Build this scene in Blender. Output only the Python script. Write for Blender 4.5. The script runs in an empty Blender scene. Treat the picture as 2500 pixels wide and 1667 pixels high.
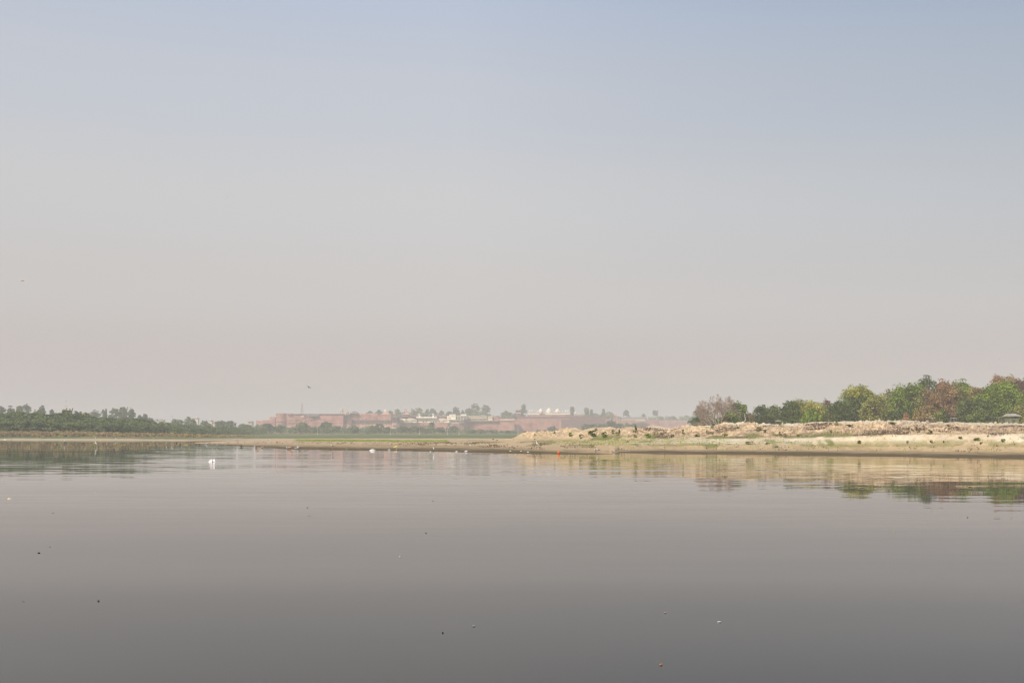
import bpy, math, random
import numpy as np
from mathutils import Vector, Matrix

# ------------------------------------------------------------------ camera, sky, sun, exposure
C = bpy.context.scene
W0, H0, FPX = 2500.0, 1667.0, 2500.0     # photograph frame, focal length in its pixels
HZ, CAMZ = 1056.0, 2.6                   # horizon row, eye height over the water (m)
cam = bpy.data.objects.new("camera", bpy.data.cameras.new("camera"))
C.collection.objects.link(cam); C.camera = cam
cam.location = (0, 0, CAMZ); cam.rotation_euler = (math.radians(90), 0, 0)
cam.data.sensor_width = 36; cam.data.lens = 36
cam.data.shift_y = (HZ - H0/2)/W0
cam.data.clip_start = 0.2; cam.data.clip_end = 20000

SUN_EL, SUN_AZ = math.radians(40), math.radians(-143)      # azimuth from +Y towards +X: behind, left
sund = Vector((math.sin(SUN_AZ)*math.cos(SUN_EL), math.cos(SUN_AZ)*math.cos(SUN_EL), math.sin(SUN_EL)))
sl = bpy.data.lights.new("sun", 'SUN'); sl.energy = 4.4; sl.angle = math.radians(0.8); sl.color = (1.0, 0.93, 0.82)
so = bpy.data.objects.new("sun", sl); C.collection.objects.link(so)
so.rotation_euler = sund.to_track_quat('Z', 'Y').to_euler()

w = bpy.data.worlds.new("World"); C.world = w; w.use_nodes = True
nt = w.node_tree; nt.nodes.clear()
def wn(t, **k):
    n = nt.nodes.new(t)
    for a, b in k.items(): setattr(n, a, b)
    return n
sky = wn('ShaderNodeTexSky', sky_type='NISHITA', sun_disc=False, sun_elevation=SUN_EL, sun_rotation=SUN_AZ,
         air_density=1.0, dust_density=5.0, ozone_density=1.5, altitude=150)
SKY_STR = 0.10
skys = wn('ShaderNodeVectorMath', operation='SCALE'); skys.inputs['Scale'].default_value = 1.0
nt.links.new(sky.outputs[0], skys.inputs[0])
tc = wn('ShaderNodeTexCoord'); sep = wn('ShaderNodeSeparateXYZ'); nt.links.new(tc.outputs['Generated'], sep.inputs[0])
ramp = wn('ShaderNodeValToRGB'); nt.links.new(sep.outputs['Z'], ramp.inputs[0])
ramp.color_ramp.interpolation = 'EASE'
def lin(r, g, b):
    f = lambda v: (v/255/12.92) if v/255 <= .04045 else ((v/255+.055)/1.055)**2.4
    return (f(r), f(g), f(b))
stops = [(0.0, (197,186,181)), (0.06, (204,193,189)), (0.13, (211,206,202)), (0.22, (212,212,212)), (0.30, (203,208,216)), (0.42, (186,200,222)), (0.8, (150,175,212))]
el = ramp.color_ramp.elements
el[0].position = stops[0][0]; el[0].color = (*lin(*stops[0][1]), 1)
el[1].position = stops[-1][0]; el[1].color = (*lin(*stops[-1][1]), 1)
for p, c in stops[1:-1]:
    e = el.new(p); e.color = (*lin(*c), 1)
dust = wn('ShaderNodeVectorMath', operation='SCALE'); dust.inputs['Scale'].default_value = 1.0/SKY_STR
nt.links.new(ramp.outputs[0], dust.inputs[0])
# the dust layer thins away from the sun (towards +X) with height, lens darkening painted in too; a little uneven
mxz = wn('ShaderNodeMath', operation='MULTIPLY'); mx0 = wn('ShaderNodeMath', operation='MAXIMUM'); mx0.inputs[1].default_value = -.05; nt.links.new(sep.outputs['X'], mx0.inputs[0]); nt.links.new(mx0.outputs[0], mxz.inputs[0]); nt.links.new(sep.outputs['Z'], mxz.inputs[1])
hn = wn('ShaderNodeTexNoise'); hn.inputs['Scale'].default_value = 1.6; hn.inputs['Detail'].default_value = 3
hm = wn('ShaderNodeMapping'); hm.inputs['Scale'].default_value = (1, 1, 2.6); nt.links.new(tc.outputs['Generated'], hm.inputs[0]); nt.links.new(hm.outputs[0], hn.inputs['Vector'])
ma1 = wn('ShaderNodeMath', operation='MULTIPLY_ADD'); ma1.inputs[1].default_value = -.35; ma1.inputs[2].default_value = 1.0/SKY_STR*.1*.98; nt.links.new(mxz.outputs[0], ma1.inputs[0])
ma2 = wn('ShaderNodeMath', operation='MULTIPLY_ADD'); ma2.inputs[1].default_value = .05; nt.links.new(hn.outputs['Fac'], ma2.inputs[0]); nt.links.new(ma1.outputs[0], ma2.inputs[2])
ma3 = wn('ShaderNodeMath', operation='MULTIPLY'); ma3.inputs[1].default_value = 1.0/SKY_STR; nt.links.new(ma2.outputs[0], ma3.inputs[0]); nt.links.new(ma3.outputs[0], dust.inputs['Scale'])
mixw = wn('ShaderNodeMix', data_type='RGBA'); mixw.inputs['Factor'].default_value = 0.84   # a thick dust layer over the clear sky
tint = wn('ShaderNodeVectorMath', operation='MULTIPLY_ADD'); tint.inputs[1].default_value = (-1.7, -1.2, -.75); tint.inputs[2].default_value = (1, 1, 1)
nt.links.new(mxz.outputs[0], tint.inputs[0]); tm = wn('ShaderNodeVectorMath', operation='MULTIPLY'); nt.links.new(dust.outputs[0], tm.inputs[0]); nt.links.new(tint.outputs[0], tm.inputs[1])
nt.links.new(skys.outputs[0], mixw.inputs['A']); nt.links.new(tm.outputs[0], mixw.inputs['B'])
bg = wn('ShaderNodeBackground'); bg.inputs['Strength'].default_value = SKY_STR
nt.links.new(mixw.outputs['Result'], bg.inputs[0])
nt.links.new(bg.outputs[0], wn('ShaderNodeOutputWorld').inputs[0])

C.view_settings.view_transform = 'Standard'; C.view_settings.look = 'None'
C.view_settings.exposure = 0.0; C.view_settings.gamma = 1.0
C.cycles.volume_bounces = 1; C.cycles.max_bounces = 6; C.cycles.transparent_max_bounces = 8
C.cycles.use_denoising = True; C.cycles.use_adaptive_sampling = False; C.cycles.denoising_prefilter = 'ACCURATE'; C.cycles.pixel_filter_type = 'BLACKMAN_HARRIS'; C.cycles.filter_width = 1.3

# ------------------------------------------------------------------ helpers
def P(px, py, D): return ((px-1250.0)/FPX*D, D, CAMZ+(HZ-py)/FPX*D)
def link(o): C.collection.objects.link(o); return o
def tag(o, label=None, cat=None, group=None, kind=None):
    if label: o['label'] = label
    if cat: o['category'] = cat
    if group: o['group'] = group
    if kind: o['kind'] = kind
    return o
def empty(name, loc, label, cat, group=None, rz=0):
    o = link(bpy.data.objects.new(name, None)); o.location = loc; o.rotation_euler = (0, 0, rz); o.empty_display_size = .5
    return tag(o, label, cat, group)
def mesh_np(name, v, quads, mats, parent=None, mi=None, smooth=False, loc=(0,0,0)):
    """v (n,3) float, quads (m,4) int arrays -> one object"""
    me = bpy.data.meshes.new(name)
    v = np.asarray(v, np.float32); q = np.asarray(quads, np.int32)
    me.vertices.add(len(v)); me.vertices.foreach_set('co', v.ravel())
    k = q.shape[1]
    me.loops.add(q.size); me.loops.foreach_set('vertex_index', q.ravel())
    me.polygons.add(len(q)); me.polygons.foreach_set('loop_start', np.arange(0, q.size, k, dtype=np.int32))
    try: me.polygons.foreach_set('loop_total', np.full(len(q), k, np.int32))
    except Exception: pass
    if mi is not None: me.polygons.foreach_set('material_index', np.asarray(mi, np.int32))
    if smooth: me.polygons.foreach_set('use_smooth', np.ones(len(q), bool))
    for m in (mats if isinstance(mats, (list, tuple)) else [mats]): me.materials.append(m)
    me.update(calc_edges=True); me.validate()
    o = link(bpy.data.objects.new(name, me)); o.location = loc
    if parent: o.parent = parent
    return o
class MB:
    """collects quads/tris into one mesh"""
    def __init__(s): s.v = []; s.f = []; s.m = []
    def add(s, v, f, m=0):
        b = len(s.v); s.v += [tuple(p) for p in v]; s.f += [tuple(b+i for i in q) for q in f]; s.m += [m]*len(f); return s
    def box(s, x0, x1, y0, y1, z0, z1, m=0, top=1.0):
        cx, cy = (x0+x1)/2, (y0+y1)/2; t = top
        v = [(x0,y0,z0),(x1,y0,z0),(x1,y1,z0),(x0,y1,z0)]
        v += [(cx+(x-cx)*t, cy+(y-cy)*t, z1) for x, y, _ in v]
        return s.add(v, [(0,3,2,1),(4,5,6,7),(0,1,5,4),(1,2,6,5),(2,3,7,6),(3,0,4,7)], m)
    def pbox(s, px0, px1, pt, pb, D, dep, m=0, top=1.0):
        x0, _, z1 = P(px0, pt, D); x1, _, z0 = P(px1, pb, D)
        return s.box(x0, x1, D, D+dep, z0, z1, m, top)
    def tube(s, pts, rad, n=6, m=0, cap=True):
        pts = [Vector(p) for p in pts]; rings = []
        for i, p in enumerate(pts):
            d = (pts[min(i+1, len(pts)-1)]-pts[max(i-1, 0)]).normalized()
            a = d.orthogonal().normalized() if i == 0 else (a - d*a.dot(d)).normalized()
            b = d.cross(a); r = rad[i] if isinstance(rad, (list, tuple)) else rad
            if isinstance(r, (list, tuple)): ra, rb = r
            else: ra = rb = r
            rings.append([p + a*math.cos(2*math.pi*k/n)*ra + b*math.sin(2*math.pi*k/n)*rb for k in range(n)])
        v = [q for r in rings for q in r]
        f = [(i*n+k, i*n+(k+1)%n, (i+1)*n+(k+1)%n, (i+1)*n+k) for i in range(len(pts)-1) for k in range(n)]
        if cap: f += [tuple(range(n))[::-1], tuple((len(pts)-1)*n+k for k in range(n))]
        return s.add(v, f, m)
    def lathe(s, c, prof, n=14, m=0, sy=1.0, rot=0):
        v = []; f = []
        for r, z in prof:
            v += [(c[0]+r*math.cos(rot+2*math.pi*k/n), c[1]+sy*r*math.sin(rot+2*math.pi*k/n), c[2]+z) for k in range(n)]
        for i in range(len(prof)-1):
            f += [(i*n+k, i*n+(k+1)%n, (i+1)*n+(k+1)%n, (i+1)*n+k) for k in range(n)]
        f += [tuple(range(n))[::-1], tuple((len(prof)-1)*n+k for k in range(n))]
        return s.add(v, f, m)
    def build(s, name, mats, parent=None, loc=(0,0,0), smooth=False):
        me = bpy.data.meshes.new(name)
        L = Vector(loc)
        me.from_pydata([tuple(Vector(p)-L) for p in s.v], [], s.f)
        for m in (mats if isinstance(mats, (list, tuple)) else [mats]): me.materials.append(m)
        me.polygons.foreach_set('material_index', s.m)
        if smooth: me.polygons.foreach_set('use_smooth', [True]*len(s.f))
        me.update()
        o = link(bpy.data.objects.new(name, me)); o.location = loc
        if parent: o.parent = parent; o.location = L-parent.location
        return o

# value noise (numpy)
def _h(ix, iy, s):
    n = (ix.astype(np.int64)*374761393 + iy.astype(np.int64)*668265263 + s*1442695041) & 0x7fffffff
    n = ((n ^ (n >> 13))*1274126177) & 0x7fffffff
    return ((n ^ (n >> 16)) & 0xffff)/65535.0
def vn(x, y, s=0):
    x = np.asarray(x, float); y = np.asarray(y, float)
    ix = np.floor(x); iy = np.floor(y); fx = x-ix; fy = y-iy
    fx = fx*fx*(3-2*fx); fy = fy*fy*(3-2*fy)
    a = _h(ix, iy, s); b = _h(ix+1, iy, s); c = _h(ix, iy+1, s); d = _h(ix+1, iy+1, s)
    return (a*(1-fx)+b*fx)*(1-fy)+(c*(1-fx)+d*fx)*fy
def fbm(x, y, o=4, s=0, g=.5):
    t = 0; a = 1; n = 0
    for i in range(o):
        t = t+a*vn(x*2**i, y*2**i, s+i*17); n += a; a *= g
    return t/n

# ------------------------------------------------------------------ materials
def mat(name):
    m = bpy.data.materials.new(name); m.use_nodes = True; n = m.node_tree; n.nodes.clear()
    out = n.nodes.new('ShaderNodeOutputMaterial'); return m, n, out
def N(n, t, **k):
    o = n.nodes.new(t)
    for a, b in k.items(): setattr(o, a, b)
    return o
def rgba(c): return (*c[:3], 1.0)
def rough_mat(name, c1, c2, scale=3.0, rough=.9, bump=.0, detail=4, c3=None, stretch=(1,1,1)):
    """two or three colours mixed by object-space noise"""
    m, n, out = mat(name)
    tcn = N(n, 'ShaderNodeTexCoord'); mp = N(n, 'ShaderNodeMapping'); mp.inputs['Scale'].default_value = stretch
    n.links.new(tcn.outputs['Object'], mp.inputs[0])
    no = N(n, 'ShaderNodeTexNoise'); no.inputs['Scale'].default_value = scale; no.inputs['Detail'].default_value = detail
    n.links.new(mp.outputs[0], no.inputs['Vector'])
    r = N(n, 'ShaderNodeValToRGB'); e = r.color_ramp.elements
    e[0].position = .35; e[0].color = rgba(c1); e[1].position = .66; e[1].color = rgba(c2)
    if c3: k = e.new(.5); k.color = rgba(c3)
    n.links.new(no.outputs['Fac'], r.inputs[0])
    b = N(n, 'ShaderNodeBsdfPrincipled'); b.inputs['Roughness'].default_value = rough
    b.inputs['Specular IOR Level'].default_value = .2
    n.links.new(r.outputs[0], b.inputs['Base Color'])
    if bump:
        bu = N(n, 'ShaderNodeBump'); bu.inputs['Strength'].default_value = 1; bu.inputs['Distance'].default_value = bump
        n.links.new(no.outputs['Fac'], bu.inputs['Height']); n.links.new(bu.outputs[0], b.inputs['Normal'])
    n.links.new(b.outputs[0], out.inputs[0]); return m
def leaf_mat(name, c1, c2, c3=None, scale=.35, trans=.25, vary=.45):
    """leaf colours: clumps by noise, leaf by leaf by island"""
    m, n, out = mat(name)
    tcn = N(n, 'ShaderNodeTexCoord'); oi = N(n, 'ShaderNodeObjectInfo')
    ad = N(n, 'ShaderNodeVectorMath', operation='ADD'); n.links.new(tcn.outputs['Object'], ad.inputs[0]); n.links.new(oi.outputs['Location'], ad.inputs[1])
    no = N(n, 'ShaderNodeTexNoise'); no.inputs['Scale'].default_value = scale; no.inputs['Detail'].default_value = 2
    n.links.new(ad.outputs[0], no.inputs['Vector'])
    geo = N(n, 'ShaderNodeNewGeometry')
    ma = N(n, 'ShaderNodeMath', operation='MULTIPLY_ADD'); ma.inputs[1].default_value = vary; ma.inputs[2].default_value = -vary/2
    n.links.new(geo.outputs['Random Per Island'], ma.inputs[0])
    a2 = N(n, 'ShaderNodeMath', operation='ADD'); n.links.new(ma.outputs[0], a2.inputs[0]); n.links.new(no.outputs['Fac'], a2.inputs[1])
    r = N(n, 'ShaderNodeValToRGB'); e = r.color_ramp.elements
    e[0].position = .3; e[0].color = rgba(c1); e[1].position = .7; e[1].color = rgba(c2)
    if c3: e[1].position = .55; k = e.new(.8); k.color = rgba(c3)
    n.links.new(a2.outputs[0], r.inputs[0])
    d = N(n, 'ShaderNodeBsdfDiffuse'); t = N(n, 'ShaderNodeBsdfTranslucent')
    n.links.new(r.outputs[0], d.inputs[0]); n.links.new(r.outputs[0], t.inputs[0])
    mx = N(n, 'ShaderNodeMixShader'); mx.inputs[0].default_value = trans
    n.links.new(d.outputs[0], mx.inputs[1]); n.links.new(t.outputs[0], mx.inputs[2]); n.links.new(mx.outputs[0], out.inputs[0])
    return m
def plain(name, c, rough=.6): return rough_mat(name, tuple(x*.85 for x in c), c, 4, rough)
def ground_mat(name):
    m, n, out = mat(name)
    at = N(n, 'ShaderNodeAttribute', attribute_name='tint'); tcn = N(n, 'ShaderNodeTexCoord')
    no = N(n, 'ShaderNodeTexNoise'); no.inputs['Scale'].default_value = 2.2; no.inputs['Detail'].default_value = 5
    n.links.new(tcn.outputs['Object'], no.inputs['Vector'])
    mr = N(n, 'ShaderNodeMapRange'); mr.inputs['From Min'].default_value = .3; mr.inputs['From Max'].default_value = .7
    mr.inputs['To Min'].default_value = .86; mr.inputs['To Max'].default_value = 1.1
    n.links.new(no.outputs['Fac'], mr.inputs[0])
    sc = N(n, 'ShaderNodeVectorMath', operation='SCALE'); n.links.new(at.outputs['Color'], sc.inputs[0]); n.links.new(mr.outputs[0], sc.inputs['Scale'])
    b = N(n, 'ShaderNodeBsdfPrincipled'); b.inputs['Specular IOR Level'].default_value = .15
    b.inputs['Roughness'].default_value = .95
    n.links.new(sc.outputs[0], b.inputs['Base Color'])
    bu = N(n, 'ShaderNodeBump'); bu.inputs['Distance'].default_value = .12; bu.inputs['Strength'].default_value = .8
    n.links.new(no.outputs['Fac'], bu.inputs['Height']); n.links.new(bu.outputs[0], b.inputs['Normal'])
    n.links.new(b.outputs[0], out.inputs[0]); return m
M = {}
M['ground'] = ground_mat('ground')
M['red'] = rough_mat('red_sandstone', (.25,.11,.085), (.55,.275,.21), .09, .9, .0, 6, (.44,.20,.15))
M['redp'] = rough_mat('pale_red_sandstone', (.46,.25,.18), (.66,.40,.29), .3, .9, .0, 6)
M['redd'] = rough_mat('dark_red_stone', (.14,.075,.06), (.24,.12,.095), .3, .9, .0, 5)  # darker red stone for ledges, roofs and arcade back walls
M['marble'] = rough_mat('cream_marble', (.78,.68,.52), (.92,.85,.70), .35, .6, .0, 4)
M['cream'] = rough_mat('cream_plaster', (.50,.39,.26), (.66,.54,.37), .3, .8, .0, 4)
M['dark'] = rough_mat('painted_opening_shade', (.035,.03,.035), (.07,.06,.06), .5, .9)  # near-black, paints the shade inside windows, arcade and tower room
M['roofgrey'] = rough_mat('grey_roof', (.17,.14,.13), (.27,.23,.20), .4, .9)
M['bark'] = rough_mat('bark', (.10,.075,.055), (.22,.18,.14), 2.5, .95)
M['palebark'] = rough_mat('pale_bark', (.34,.28,.22), (.52,.45,.37), 2.5, .95)
M['mast'] = plain('painted_steel', (.30,.2,.18))
M['rubble'] = rough_mat('rubble', (.20,.12,.085), (.50,.38,.27), 1.5, .95)
G = {}
G['dark'] = leaf_mat('dark_green_leaves', (0.041,0.062,0.017), (0.148,0.199,0.048), (0.247,0.293,0.071), trans=.14)  # darkest tone lowered here, in deep and bright: crown shade put into the colour
G['deep'] = leaf_mat('deep_green_leaves', (0.032,0.056,0.019), (0.112,0.162,0.048), (0.186,0.242,0.064), trans=.14)
G['bright'] = leaf_mat('bright_green_leaves', (0.051,0.084,0.013), (0.190,0.275,0.036), (0.345,0.436,0.057), trans=.14)
G['olive'] = leaf_mat('olive_leaves', (0.072,0.085,0.024), (0.259,0.270,0.072), (0.441,0.419,0.111), trans=.14)
G['yellow'] = leaf_mat('yellow_green_leaves', (0.145,0.174,0.026), (0.362,0.362,0.063), (0.609,0.536,0.104))
G['brown'] = leaf_mat('russet_leaves', (0.168,0.107,0.054), (0.353,0.223,0.107), (0.454,0.328,0.143))
G['rust'] = leaf_mat('rust_orange_leaves', (0.232,0.107,0.055), (0.441,0.240,0.123), (0.534,0.374,0.148))
G['tan'] = leaf_mat('tan_green_leaves', (0.189,0.138,0.058), (0.362,0.261,0.109), (0.464,0.377,0.145))
G['twig'] = leaf_mat('bare_twigs', (.24,.17,.13), (.40,.30,.23), trans=0)
G['purple'] = leaf_mat('purple_brown_leaves', (0.116,0.074,0.059), (0.252,0.158,0.116))
G['acacia'] = leaf_mat('acacia_leaves', (0.044,0.074,0.019), (.150,.205,.070), (.235,.260,.085), scale=.085, trans=.14, vary=.22)  # dark clumps of the noise paint the thicket's layered shade
G['scrub'] = leaf_mat('dry_scrub', (0.231,0.200,0.095), (0.504,0.336,0.179), (0.315,0.357,0.105), scale=.1)
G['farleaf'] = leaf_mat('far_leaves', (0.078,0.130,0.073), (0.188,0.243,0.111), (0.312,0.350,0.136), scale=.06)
G['brush'] = leaf_mat('dead_brush', (0.120,0.090,0.070), (0.240,0.180,0.130), trans=0)
G['grass'] = leaf_mat('grass_blades', (0.147,0.231,0.038), (0.357,0.420,0.076), (0.588,0.567,0.136), scale=.4)

# ------------------------------------------------------------------ terrain from surveyed profile lines
def strip_mesh(name, cols, lines, nsub, disp, tint, label_kind='structure'):
    """lines: list of dict(px->(D,z)) given as arrays D[i], z[i] over cols (photo columns used as bearings).
    rows between consecutive lines subdivided, then displaced and tinted by world-space noise."""
    rowsD = []; rowsZ = []; tpar = []
    for k in range(len(lines)-1):
        (D0, z0), (D1, z1) = lines[k], lines[k+1]
        n = nsub[k]
        for j in range(n + (1 if k == len(lines)-2 else 0)):
            t = j/n
            rowsD.append(D0+(D1-D0)*t); rowsZ.append(z0+(z1-z0)*t); tpar.append(np.full(len(cols), k+t))
    Dg = np.array(rowsD); Zg = np.array(rowsZ); T = np.array(tpar)
    X = (cols[None, :]-1250)/FPX*Dg
    Zg = Zg + disp(X, Dg, T, np.broadcast_to(cols, X.shape), Zg)
    nr, nc = X.shape
    v = np.stack([X, Dg, Zg], -1).reshape(-1, 3)
    i = np.arange(nr-1)[:, None]*nc+np.arange(nc-1)[None, :]
    q = np.stack([i, i+1, i+nc+1, i+nc], -1).reshape(-1, 4)
    o = mesh_np(name, v, q, M['ground'], smooth=True)
    col = tint(X, Dg, T, np.broadcast_to(cols, X.shape), Zg).reshape(-1, 3)
    at = o.data.color_attributes.new('tint', 'FLOAT_COLOR', 'POINT')
    at.data.foreach_set('color', np.concatenate([col, np.ones((len(col), 1))], 1).astype(np.float32).ravel())
    o['kind'] = label_kind
    return o, (X, Dg, Zg)
def L(pairs, cols):
    p = np.array(pairs, float); return np.interp(cols, p[:, 0], p[:, 1])
def zof(py, D): return CAMZ+(HZ-py)/FPX*D
def mixc(a, b, f): return a*(1-f[..., None]) + np.array(b)*f[..., None]
def sstep(x, a, b):
    t = np.clip((x-a)/(b-a), 0, 1); return t*t*(3-2*t)

SAND = (.46,.335,.195); SANDW = (.67,.56,.41); SANDR = (.53,.38,.235); WET = (.105,.078,.036); DAMP=(.30,.215,.115)
GRASS = (.13,.145,.035); DRYG=(.28,.22,.09); BROWN=(.24,.15,.09)

# near sand bank: spit on the left, beach, terrace and eroded dune bluff on the right
ca = np.linspace(476, 3000, 1150)
D1 = L([(476,240.7),(560,209),(640,180.5),(700,162.5),(800,154.8),(900,147.7),(1000,144.4),(1100,138.3),(1200,130),(1300,125),(1400,122.6),(1440,122),(1480,123),(1504,124.5),(1512,134),(1600,130),(1700,130),(1800,125),(1900,118.2),(2100,114),(2300,108.3),(2500,101.6),(3000,92)], ca)
tipL = sstep(ca, 476, 560)
# line 2: top of the wet strip; line 3: foot of the small scarp; line 4: top of the scarp
py2 = L([(476,1082.6),(560,1085),(640,1088),(700,1091),(800,1093),(1000,1095),(1200,1097.5),(1300,1101),(1400,1105.0),(1500,1107.6),(1512,1102.5),(1600,1101),(1800,1102.5),(2100,1105.5),(2500,1111),(3000,1119)], ca)
z2 = L([(476,.02),(560,.10),(700,.15),(1200,.13),(1300,.07),(1400,.03),(1500,.01),(1512,.05),(1600,.14),(2500,.22),(3000,.25)], ca)
D2 = np.maximum((CAMZ-z2)*FPX/(py2-HZ), D1+1.2)
py3 = L([(476,1082.2),(600,1083),(850,1086.5),(1000,1088.5),(1200,1091.8),(1320,1097),(1400,1100.5),(1500,1103.5),(1512,1099),(1600,1097),(2100,1100),(2500,1105),(3000,1113)], ca)
z3 = L([(476,.03),(600,.18),(850,.24),(1200,.14),(1320,.06),(1400,-.03),(1490,-.10),(1512,.12),(1600,.22),(2500,.34),(3000,.4)], ca)
D3 = np.maximum((CAMZ-z3)*FPX/(py3-HZ), D2+1.2)
z4 = z3 + L([(476,.01),(700,.03),(900,.13),(1300,.15),(1480,.16),(1512,.05),(1600,.03),(3000,.03)], ca); D4 = D3+1.0
# line 5: upper beach (grass specks), line 6: foot of the bluff, 7: top of the bluff, 8: crest, 9: back, 10: end
py5 = L([(476,1081.5),(600,1079),(700,1077.5),(1000,1079),(1250,1080),(1500,1087),(1700,1087),(1900,1086),(2100,1087),(2300,1085),(2500,1086),(3000,1088)], ca)
D5 = L([(476,252),(600,262),(700,270),(1000,240),(1250,182),(1500,148),(1700,138),(2000,126),(2500,111),(3000,102)], ca)
D5 = np.maximum(D5, D4+2); z5 = zof(py5, D5)
py6 = L([(476,1081),(560,1078.2),(620,1074.5),(660,1072.5),(700,1072),(1000,1073.5),(1250,1073),(1500,1072),(1600,1070),(1800,1067.5),(1900,1067),(2000,1066),(2080,1063),(2200,1061),(2350,1059),(2500,1058),(3000,1056)], ca)
D6 = L([(476,256),(560,282),(620,330),(660,350),(1000,330),(1200,260),(1260,192),(1500,168),(1800,149),(2080,136),(2500,120),(3000,111)], ca); z6 = zof(py6, D6)
z6 = np.maximum(z6, .03)
py7 = L([(476,1080.8),(600,1074),(660,1071.6),(1000,1071.8),(1200,1072),(1255,1070),(1275,1058),(1300,1058),(1350,1057.5),(1395,1050),(1425,1052),(1475,1047),(1500,1051),(1540,1047),(1590,1044),(1640,1049),(1670,1043),(1740,1045),(1765,1040),(1815,1038),(1870,1041),(1930,1037),(1980,1037),(2080,1035),(2200,1033),(2240,1037),(2300,1040),(2400,1040),(2500,1041),(3000,1040)], ca)
D7 = L([(476,260),(560,287),(620,338),(660,362),(1000,340),(1200,275),(1260,201),(1300,199),(1500,178),(1800,159),(2080,147),(2230,139),(2500,131),(3000,122)], ca); z7 = zof(py7, D7)
crest = [(476,1080.7),(600,1073),(660,1071.4),(1000,1071.4),(1240,1071.5),(1255,1068),(1265,1061),(1275,1056.5),(1300,1057),(1330,1055.5),(1355,1056),(1370,1052),(1385,1049),(1395,1047.5),(1410,1049),(1425,1050.5),(1440,1047),(1455,1045),(1475,1044.5),(1490,1048),(1500,1050),(1540,1044.5),(1550,1049),(1560,1049),(1575,1044),(1590,1041.5),(1610,1043),(1640,1047),(1650,1045),(1670,1040.5),(1685,1041.5),(1710,1040),(1735,1043.5),(1750,1041),(1765,1036),(1775,1036),(1800,1037),(1820,1034),(1845,1036),(1870,1037),(1930,1033),(1950,1037),(1980,1032),(2020,1032),(2080,1029),(2110,1031),(2150,1030),(2200,1027),(2230,1028),(2260,1032),(2300,1033),(2335,1029.5),(2360,1032),(2400,1032.5),(2500,1034),(3000,1034)]
py8 = L(crest, ca)
D8 = L([(476,264),(560,291),(620,346),(660,380),(1000,355),(1200,290),(1260,210),(1300,208),(1500,188),(1800,173),(2080,168),(2230,190),(2500,205),(3000,205)], ca); z8 = zof(py8, D8)
D9 = D8 + L([(476,4),(660,12),(1200,14),(1300,14),(1700,14),(1850,25),(2500,40),(3000,40)], ca)
z9 = L([(476,-.3),(560,-.2),(640,.2),(1240,.3),(1300,.9),(1600,1.6),(1720,3.2),(1850,4.0),(2100,4.5),(3000,4.7)], ca)
D10 = D9 + L([(476,3),(1200,12),(1600,40),(1750,150),(3000,220)], ca); z10 = L([(476,-.8),(1200,-.2),(1500,.0),(1720,3.2),(1850,4.2),(3000,4.8)], ca)
D11 = D10+60; z11 = L([(476,-1.5),(1500,-1),(1800,.3),(3000,.4)], ca)
D0 = D1-4; z0 = np.full_like(ca, -.45)
def dispA(X, Y, T, c, Z):
    d = (fbm(X/18, Y/14, 3, 3)-.5)*.25*sstep(T, 3, 4.5)*sstep(c, 640, 1000)
    bl = sstep(T, 6, 6.3)*(1-sstep(T, 7.3, 7.9))*sstep(c, 1250, 1300)
    r = 1-np.abs(fbm(X/4.0+Y/16, Y/7, 4, 11)*2-1)           # gullies down the bluff
    d += bl*((r-.72)*1.1*(1-.35*sstep(c, 2250, 2400)) + (fbm(X/.75, Y/.8, 4, 23, .65)-.5)*1.0*(.4+sstep(fbm(X/7, Y/6, 2, 24), .4, .6)))
    hm = sstep(T, 7, 7.6)*(1-sstep(T, 8, 8.5))*sstep(c, 1300, 1500)*(1-sstep(c, 2200, 2300))
    d += hm*((fbm(X/5, Y/6, 3, 41)-.5)*.7)
    md = sstep(T, 2, 2.8)*(1-sstep(T, 5, 5.3)); d += md*(fbm(X/1.5, Y/2.2, 3, 31)-.5)*.12*sstep(c, 900, 1700)
    d += sstep(T, 8.3, 9)*(fbm(X/20, Y/20, 2, 51)-.5)*.3
    d += (1-sstep(T, 2.2, 3))*(fbm(X/3, Y/3, 3, 61)-.5)*.03
    return d
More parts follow.
